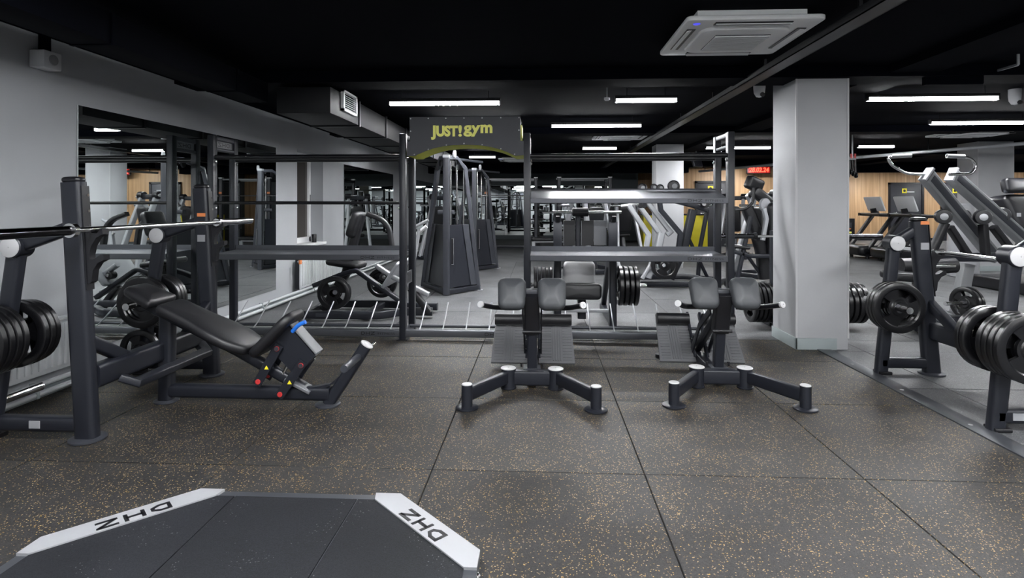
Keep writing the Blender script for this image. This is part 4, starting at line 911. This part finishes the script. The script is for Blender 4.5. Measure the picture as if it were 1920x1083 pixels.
# generic plate-loaded press, used for the rows beyond
def lever_press():
    t = thing('lever_press_machine', 'x', 'weight machine', (0, 0, 0), 'silver plate-loaded machines')
    for s in (-1, 1):
        beam('base_rail', [(.28*s, -.55, .05), (.34*s, .55, .05)], .07, .08, 'steel', t)
        beam('frame_post', [(.30*s, .5, .06), (.22*s, .25, .9), (.20*s, .05, 1.42)], .07, .10, 'silver', t, up=(0, -1, 0), round_=.1)
        lathe('pivot', (.20*s-.05*s, .05, 1.45), (s, 0, 0), disc_prof(.075, .14, .01), 'plastic', t, 20); lathe('pivot_cap', (.20*s+.09*s, .05, 1.45), (s, 0, 0), disc_prof(.04, .012, .003), 'chrome', t, 16)
        beam('lever_arm', [(.38*s, .02, 1.45), (.40*s, -.22, 1.12), (.40*s, -.28, .82)], .06, .10, 'silver', t, up=(0, -1, 0), round_=.08)
        tube('handle', [(.40*s, -.28, .86), (.38*s, -.45, .88), (.22*s, -.50, .90)], .018, 'chrome', t, 10, .05)
        tube('plate_peg', [(.40*s, -.1, 1.25), (.66*s, -.1, 1.25)], .024, 'chrome', t, 12); beam('foot_pad', [(.20*s, -.62, .02), (.40*s, -.62, .02)], .10, .04, 'plastic', t)
    beam('base_cross', [(-.32, .5, .05), (.32, .5, .05)], .07, .08, 'steel', t); beam('base_cross', [(-.28, -.5, .05), (.28, -.5, .05)], .07, .08, 'steel', t)
    beam('head_rail', [(-.22, .05, 1.42), (.22, .05, 1.42)], .08, .10, 'steel', t); beam('seat_post', [(0, .1, .06), (0, -.05, .48)], .09, .10, 'steel', t, up=(0, -1, 0))
    pad('seat', rr(.34, .36, .07), .07, (0, -.12, .52), (1, 0, 0), (0, 1, .1), 'vinyl', t); pad('backrest', rr(.32, .62, .08), .08, (0, .13, .92), (1, 0, 0), (0, .2, .98), 'vinyl', t)
    return t
lm = lever_press(); first = True
for (x_, y_, a, lb) in ((1.0, 10.9, 200, 'straight behind the shoulder press bench'), (4.0, 10.3, 120, 'beside the black elliptical trainer'), (-2.3, 13.4, 160, 'beside the mirror wall beyond the cable towers'), (4.7, 14.0, 150, 'in front of the yellow counter'), (2.0, 13.8, 190, 'behind the second pillar')):
    lb = 'silver plate-loaded press machine '+lb
    if first: lm.location = (x_, y_, 0); lm.rotation_euler = (0, 0, math.radians(a)); lm['label'] = lb; first = False
    else: copy_thing(lm, (x_, y_, 0), math.radians(a), lb)

# elliptical trainer
el = thing('elliptical_trainer', 'large black elliptical trainer with tilted console, seen below the red clock', 'elliptical', (3.35, 8.8, 0))
y0 = 8.7
beam('mast', [W(1400, 388, y0), W(1413, 420, y0), W(1428, 470, y0), W(1434, 522, y0)], .16, .18, 'plastic', el, up=(0, -1, 0), r=.04)
pad('console', rr(.26, .20, .04), .14, W(1414, 345, y0), (.85, .3, -.35), (.35, 0, .94), 'plastic', el, rad=.03); pad('console_arm', rr(.42, .16, .05), .14, W(1432, 372, y0), (.78, .1, -.62), (.6, 0, .8), 'plastic', el, rad=.03)
lathe('pivot_disc', W(1436, 384, y0-.1), (.5, -1, 0), [(.10, -.04), (.10, 0), (.095, .006), (.02, .007)], 'silver', el, 24)
for dy in (-.22, .22):
    tube('handlebar', [W(1370, 394, y0+dy), W(1398, 392, y0+dy), W(1412, 380, y0+dy), W(1413, 352, y0+dy)], .022, 'plastic', el, 12, .06)
    beam('leg', [W(1408, 405, y0+dy), W(1383, 520, y0+dy)], .05, .07, 'steel', el, up=(0, -1, 0)); beam('arm_lever', [W(1432, 390, y0+dy), W(1437, 410, y0+dy), W(1430, 450, y0+dy)], .05, .08, 'silver', el, up=(0, -1, 0))
    beam('pedal_rail', [W(1365, 468, y0+dy), W(1405, 480, y0+dy), W(1446, 480, y0+dy)], .06, .07, 'steel', el, up=(0, -1, 0), round_=.1)
    pad('pedal', rr(.36, .16, .05), .05, W(1382, 466, y0+dy)+V((0, 0, .03)), (1, 0, -.1), (0, 1, 0), 'plastic', el)
pad('drive_shroud', rr(.26, .85, .1), .34, W(1450, 432, y0), (1, 0, 0), (0, 0, 1), 'plastic', el, rad=.06)
pad('base_deck', rr(1.05, .62, .12), .10, (3.35, y0, .06), (1, 0, 0), (0, 1, 0), 'plastic', el, rad=.03); box('silver_rim', (2.86, y0-.345, .03), (3.84, y0-.30, .10), 'silver', el, .01)
beam('strut', [W(1395, 470, y0), W(1430, 520, y0)], .04, .06, 'steel', el, up=(0, -1, 0))

# tall lever pulldown beside the pillar
lt = thing('lever_pulldown_machine', 'tall plate-loaded lever pulldown with two slanted grey arms and curved handles', 'weight machine', (4.4, 6.2, 0))
for (p0, p1), yo in ((((1737, 329), (1864, 482)), 0), (((1784, 329), (1930, 458)), .15)):
    a, b = W(*p0, 6.0+yo), W(*p1, 6.6+yo); ar = beam('lever_arm', [a, b], .135, .10, 'arm_grey', lt, up=(-.3, -1, .3), r=.012)
    d = (b-a).normalized(); s_ = d.cross(V((-.3, -1, .3))).normalized(); u_ = s_.cross(d)
    beam('arm_channel', [a+u_*.048+d*.03, b+u_*.048], .07, .012, 'steel_mid', ar, up=u_, r=.002); beam('arm_cap', [a-s_*.075+V((0, 0, .012)), a+s_*.075+V((0, 0, .012))], .10, .03, 'silver', ar, r=.008)
H1 = [(1741, 327), (1700, 325.5), (1672, 310), (1664, 296), (1672, 293), (1708, 291.5)]; H2 = [(1780, 327), (1822, 326), (1831, 311), (1822, 298), (1808, 293.5), (1775, 292)]
for H_, g0 in ((H1, 4), (H2, 4)):
    tube('handle_bar', [W(*q, 6.0) for q in H_], .015, 'chrome', lt, 12, .04); tube('handle_grip', [W(*H_[4], 6.0), W(*H_[5], 6.0)], .022, 'arm_grey', lt, 14)
for px, py, y in ((1770, 406, 6.15), (1844, 407, 6.15), (1806, 404, 6.5), (1880, 402, 6.5)):
    p_ = W(px, py, y); lathe('pivot', p_, (-.45, -1, 0), [(.068, -.09), (.076, -.08), (.076, .0), (.07, .012), (.05, .014)], 'plastic', lt, 26); lathe('pivot_cap', p_+V((-.45, -1, 0)).normalized()*.012, (-.45, -1, 0), [(.036, 0), (.036, .006), (.03, .008)], 'silver', lt, 20)
for p0, p1, y in (((1772, 418), (1744, 480), 6.2), ((1780, 425), (1815, 478), 6.2), ((1843, 420), (1848, 480), 6.25), ((1862, 425), (1905, 480), 6.25)):
    beam('support', [W(*p0, y), W(*p1, y)], .06, .09, 'steel_black', lt, up=(0, -1, 0))
beam('top_frame', [W(1744, 482, 6.25), W(1905, 482, 6.3)], .08, .09, 'steel', lt)
for dx in (0, .5): beam('column', [W(1826, 496, 6.4)+V((dx, .1, 0)), V((W(1806, 590, 6.4).x+dx, 6.5, .02))], .12, .10, 'arm_grey', lt, up=(0, -1, 0), r=.01)
beam('main_post', [W(1725, 500, 5.85), (W(1722, 600, 5.85).x, 5.85, .05)], .10, .10, 'steel_black', lt, up=(0, -1, 0), r=.012)
tube('thigh_roller', [W(1688, 498, 5.75), W(1738, 498, 5.75)], .075, 'vinyl', lt, 24); tube('thigh_roller', [W(1752, 499, 5.9), W(1790, 497, 5.9)], .075, 'vinyl', lt, 24); tube('roller_axle', [W(1683, 498, 5.8), W(1790, 498, 5.8)], .02, 'chrome', lt, 12)
pad('seat', rr(.40, .34, .07), .085, W(1700, 517, 5.75), (1, .1, -.06), (0, 1, 0), 'vinyl', lt); box('seat_clamp', W(1712, 560, 5.8)-V((0, .06, 0)), W(1740, 535, 5.8)+V((0, .08, 0)), 'steel_black', lt, .01)
beam('base_rail', [(W(1715, 620, 5.85).x, 5.85, .075), (5.0, 6.35, .075)], .11, .11, 'steel', lt); beam('base_cross', [(3.72, 5.62, .06), (3.86, 6.1, .06)], .10, .12, 'steel', lt); beam('base_rail', [(4.35, 6.1, .06), (4.55, 6.95, .06)], .09, .1, 'steel', lt)
p_ = W(1772, 569, 6.0); q_ = W(1822, 571, 6.0); tube('plate_peg', [p_, q_+V((.12, .1, 0))], .02, 'chrome', lt, 12)
d_ = (q_-p_+V((.12, .1, 0))).normalized(); c_ = W(1806, 568, 6.05); stack((c_.x, c_.y, p_.z), d_, 2, .165, .036, 'on the peg of the lever pulldown', math.atan2(d_.y, d_.x)-PI/2)

# treadmills
def treadmill():
    t = thing('treadmill', 'x', 'treadmill', (0, 0, 0), 'treadmills')
    pad('deck', rr(1.9, .75, .08), .16, (.35, 0, .14), (1, 0, 0), (0, 1, 0), 'plastic', t, rad=.03, puff=0); box('belt', (-.25, -.26, .222), (1.25, .26, .228), 'steel_black', t); pad('motor_hood', rr(.55, .78, .12), .22, (-.45, 0, .2), (1, 0, .05), (0, 1, 0), 'plastic', t, rad=.06)
    for s in (-1, 1):
        beam('mast', [(-.52, .36*s, .22), (.06, .36*s, 1.0)], .07, .10, 'steel_black', t, up=(0, 1, 0)); beam('handrail', [(-.28, .36*s, 1.03), (.62, .36*s, .99)], .06, .07, 'plastic', t)
        box('side_rail', (-.25, .27*s, .22), (1.28, .36*s, .235), 'steel_mid', t); lathe('rubber_foot', (1.1, .3*s, 0), (0, 0, 1), disc_prof(.04, .07), 'plastic', t, 12); lathe('rubber_foot', (-.5, .3*s, 0), (0, 0, 1), disc_prof(.04, .08), 'plastic', t, 12)
    beam('cross_panel', [(-.15, -.38, 1.03), (-.15, .38, 1.03)], .22, .07, 'plastic', t, r=.02); beam('screen_stem', [(-.12, 0, 1.05), (-.14, 0, 1.18)], .18, .05, 'plastic', t)
    pad('screen', rr(.62, .36, .03), .035, (-.13, 0, 1.28), (0, 1, 0), (-.35, 0, .94), 'offwhite', t, rad=.01, puff=0)
    return t
td = treadmill(); td.location = (8.12, 14.05, 0); td.rotation_euler = (0, 0, math.radians(4)); td['label'] = 'black treadmill with pale screen back, beside the black drinks cabinet'
copy_thing(td, (8.25, 13.1, 0), math.radians(4), 'black treadmill with pale screen back, in front of the dark door')
copy_thing(td, (11.0, 13.6, 0), math.radians(4), 'black treadmill with pale screen back, beyond the far pillar')
c2 = thing('cardio_console', 'tall black cardio machine with lettered console beyond the lever pulldown', 'exercise machine', (7.0, 8.1, 0))
pad('console_head', rr(.62, .20, .05), .12, W(1908, 348, 8.0)+V((.1, 0, 0)), (1, .1, 0), (0, .25, .97), 'plastic', c2, rad=.03); box('console_strip', W(1885, 356, 7.93), W(1945, 361, 7.96), 'steel_mid', c2)
pad('console_body', [(a*(1.25 if b > 0 else .8), b) for a, b in rr(.62, .50, .08)], .34, W(1908, 400, 8.1)+V((.1, 0, .0)), (1, 0, 0), (0, .1, 1), 'plastic', c2, rad=.06); beam('column', [(7.1, 8.15, .1), (7.1, 8.12, 1.1)], .3, .22, 'plastic', c2, up=(0, 1, 0)); pad('base', rr(.8, 1.4, .1), .18, (7.1, 8.6, .1), (1, 0, 0), (0, 1, 0), 'plastic', c2)
box('sticker', W(1907, 406, 7.90), W(1914, 399, 7.905), 'white', c2)

o = lathe('white_cylinder', (7.46, 10.44, 0), (0, 0, 1), [(.21, 0), (.225, .01), (.235, .5), (.22, .9), (.16, 1.26), (.12, 1.29)], 'white', None, 36)
solo(o, 'tall smooth white tapered floor stand behind the lever pulldown', 'stand', loc=(7.46, 10.44, 0))

# squat racks near the back mirrors, with bench
def squat_rack(label):
    t = thing('squat_rack', label, 'rack', (0, 0, 0), 'squat racks by the back wall')
    for s in (-1, 1):
        for y in (-.45, .45):
            beam('post', [(.65*s, y, .01), (.65*s, y, 1.96)], .09, .09, 'steel', t, up=(0, 1, 0)); box('post_cap', (.65*s-.05, y-.05, 1.95), (.65*s+.05, y+.05, 1.98), 'cap', t)
        for z in (.05, 1.9): beam('side_rail', [(.65*s, -.45, z), (.65*s, .45, z)], .07, .08, 'steel', t)
        tube('safety_bar', [(.60*s, -.47, .62), (.60*s, .47, .62)], .02, 'chrome', t, 10)
        box('warning_label', (.65*s-.04, -.5, 1.55), (.65*s+.04, -.496, 1.60), 'orange', t)
    for y in (-.45, .45): tube('top_bar', [(-.65, y, 1.93), (.65, y, 1.93)], .022, 'silver', t, 12)
    beam('back_cross', [(-.65, .45, .1), (.65, .45, .1)], .07, .08, 'steel', t)
    return t
sr = squat_rack('dark squat rack with chrome safety bars, standing beside the second cable tower'); sr.location = (-.75, 15.4, 0)
copy_thing(sr, (1.15, 15.2, 0), 0, 'dark squat rack with chrome safety bars, standing nearer the partition stub')
for x_, lb in ((-.75, 'beside the second cable tower'), (1.15, 'nearer the partition stub')):
    t = thing('barbell', 'chrome barbell racked in the squat rack '+lb, 'barbell', (x_, 14.88, 1.55), 'barbells in the squat racks'); yb = 14.88 if x_ < 0 else 14.68
    for z in (1.50,): tube('shaft', [(x_-.65, yb, z), (x_+.65, yb, z)], .0145, 'chrome', t, 10)
    for s in (-1, 1): tube('sleeve', [(x_+s*.66, yb, 1.50), (x_+s*1.05, yb, 1.50)], .025, 'chrome', t, 12)
bn = thing('flat_bench', 'small flat bench with silver legs, near the squat rack by the back mirrors', 'bench', (.05, 14.0, 0))
pad('bench_pad', rr(1.1, .28, .06), .07, (.35, 14.0, .42), (1, 0, 0), (0, 1, 0), 'vinyl', bn); beam('spine', [(-.15, 14, .36), (.85, 14, .36)], .06, .06, 'silver', bn)
for x_ in (-.15, .85): beam('leg', [(x_, 14, .36), (x_, 14, .03)], .09, .07, 'silver', bn, up=(0, 1, 0)); beam('foot', [(x_, 13.75, .02), (x_, 14.25, .02)], .07, .04, 'silver', bn)
dt = thing('dumbbell_stand', 'upright black dumbbell stand beside the squat rack', 'dumbbell rack', (-.05, 16.2, 0))
beam('post', [(-.05, 16.2, .02), (-.05, 16.2, 1.5)], .1, .1, 'steel_black', dt, up=(0, 1, 0)); pad('base', rr(.6, .5, .05), .06, (-.05, 16.2, .03), (1, 0, 0), (0, 1, 0), 'steel_black', dt, puff=0)
for k in range(5):
    z = .35+k*.25; beam('cradle', [(-.25, 16.1, z), (.15, 16.1, z)], .1, .03, 'steel_black', dt)
    d = thing('dumbbell', 'black hex dumbbell on the upright stand, %s cradle from the floor' % ['first', 'second', 'third', 'fourth', 'top'][k], 'dumbbell', (-.05, 16.05, z+.07), 'dumbbells on the upright stand')
    tube('grip', [(-.12, 16.05, z+.075), (.02, 16.05, z+.075)], .015, 'chrome', d, 10)
    for s in (-1, 1): lathe('head', (-.05+s*.06, 16.05, z+.075), (s, 0, 0), disc_prof(.055, .09, .012), 'rubber', d, 6)

# ------------------------------------------------------------------ far end: clad block, doors, counter, clock
cb = struct(box('wall_clad_block', (4.35, 17.6, 0), (7.5, YB-.03, ZC), 'wall_dark'))
for k in range(3): box('panel', (4.35+k*1.05+.004, 17.57, .08), (4.35+(k+1)*1.05-.004, 17.6, ZC), 'wood', cb, .004)
for k in range(3): box('panel', (7.5, 17.6+k*1.05+.004, .08), (7.53, min(17.6+(k+1)*1.05, YB-.03)-.004, ZC), 'wood', cb, .004)
def door(n, px0, px1, Y, top=1.98, sign=True):
    a, b = W(px0, 400, Y).x, W(px1, 400, Y).x
    d = struct(box('door_%d' % n, (a+.07, Y-.03, .01), (b-.07, Y, top-.07), 'door', bev=.004))
    for p0, p1 in (((a, Y-.05, 0), (a+.07, Y, top)), ((b-.07, Y-.05, 0), (b, Y, top)), ((a, Y-.05, top-.07), (b, Y, top))): box('door_frame', p0, p1, 'steel_black', d)
    tube('door_handle', [(a+.14, Y-.03, 1.0), (a+.14, Y-.08, 1.0), (a+.26, Y-.08, 1.0)], .01, 'chrome', d, 8)
    c = (a+b)/2
    s_ = box('door_sign', (c-.14, Y-.036, 1.67), (c+.02, Y-.031, 1.83), 'yellow', d); lathe('pictogram', (c-.06, Y-.037, 1.75), (0, -1, 0), [(.03, 0), (.045, 0), (.045, .002), (.03, .002)], 'plastic', s_, 16)
    box('sign_strip', (c+.03, Y-.036, 1.69), (c+.28, Y-.032, 1.73), 'offwhite', d)
door(1, 1303, 1368, 17.57); door(2, 1665, 1731, YB-.03, 2.04); door(3, 1763, 1822, YB-.03, 2.04)
rc = thing('reception_counter', 'bright yellow counter with dark top, standing behind the second pillar', 'counter', (3.8, 16.6, 0))
box('front', (2.95, 16.4, .06), (4.75, 16.95, .96), 'yellow', rc, .01); box('top', (2.92, 16.36, .96), (4.78, 17.0, 1.0), 'plastic', rc, .008); box('plinth', (3.0, 16.44, 0), (4.7, 16.9, .06), 'plastic', rc)
ck = thing('led_clock', 'red digital display reading a date, hung below the ceiling in front of wood cladding', 'clock', (6.4, 17.2, 2.2))
a, b = W(1400.5, 325.5, 17.2), W(1445, 311, 17.2)
box('case', (a.x, 17.2, a.z), (b.x, 17.27, b.z), 'plastic', ck, .01); box('face', (a.x+.02, 17.192, a.z+.02), (b.x-.02, 17.2, b.z-.02), 'led_back', ck)
text_fit('digits', '28.02.24', (a.x+.055, 17.188, a.z+.045), (1, 0, 0), (0, 0, 1), b.x-a.x-.11, b.z-a.z-.09, 'led_red', ck, .002, .02, .15)
for x_ in (a.x+.1, b.x-.1): tube('hanger', [(x_, 17.24, b.z), (x_, 17.24, ZC)], .006, 'tray', ck, 6)
tv = thing('ceiling_television', 'black television tilted under the ceiling beside the second pillar', 'television', (3.5, 12.2, 2.1))
p_ = W(1306, 302, 12.2); pad('screen', rr(.34, .26, .02), .05, p_, (.7, .7, 0), (-.2, .2, .95), 'plastic', tv, rad=.01, puff=0); tube('bracket', [p_+V((0, .05, .1)), (p_.x, 12.25, ZC)], .02, 'plastic', tv, 10); pad('casing', rr(.20, .14, .02), .06, p_+V((.04, .05, -.02)), (.7, .7, 0), (-.2, .2, .95), 'plastic', tv, rad=.01, puff=0)
sr_ = thing('strap_rail', 'ceiling rail hung with black suspension straps, beyond the nearest pillar', 'suspension straps', (5.6, 10, 2.1))
p_ = W(1575, 298, 10.); q_ = W(1604, 298, 10.)
tube('rail', [p_, q_], .02, 'silver', sr_, 10)
for x_ in (p_.x+.03, q_.x-.05): tube('drop_rod', [(x_, 10, p_.z), (x_, 10, ZC)], .012, 'silver', sr_, 8)
for k in range(6):
    x_ = p_.x+.03+k*.045; z1 = p_.z-.22-.03*(k % 3); tube('strap', [(x_, 10, p_.z), (x_, 9.98, z1)], .014, 'plastic', sr_, 8); lathe('strap_handle', (x_, 9.98, z1), (1, 0, 0), [(.03, -.012), (.045, -.012), (.045, .012), (.03, .012), (.03, -.012)], 'plastic', sr_, 14)
for k in range(2): box('red_clip', (q_.x-.02-.06*k, 9.98, p_.z+.01), (q_.x-.06*k, 10.01, p_.z+.09), 'red', sr_)
cbx = thing('drinks_cabinet', 'black upright dispenser with small lit display, standing against the wood wall', 'dispenser', (10.7, 19.9, 0))
a, b = W(1578, 400, 19.6).x, W(1603, 400, 19.6).x
box('body', (a, 19.6, .02), (b, 20.1, .80), 'plastic', cbx, .01); box('display', (a+.18, 19.59, .5), (a+.32, 19.6, .66), 'steel_mid', cbx); box('button_row', (a+.2, 19.59, .44), (a+.3, 19.6, .47), 'orange', cbx); box('price_tag', (a+.2, 19.59, .3), (a+.32, 19.6, .36), 'lime_text', cbx); box('plinth', (a+.03, 19.63, 0), (b-.03, 20.07, .02), 'plastic', cbx)
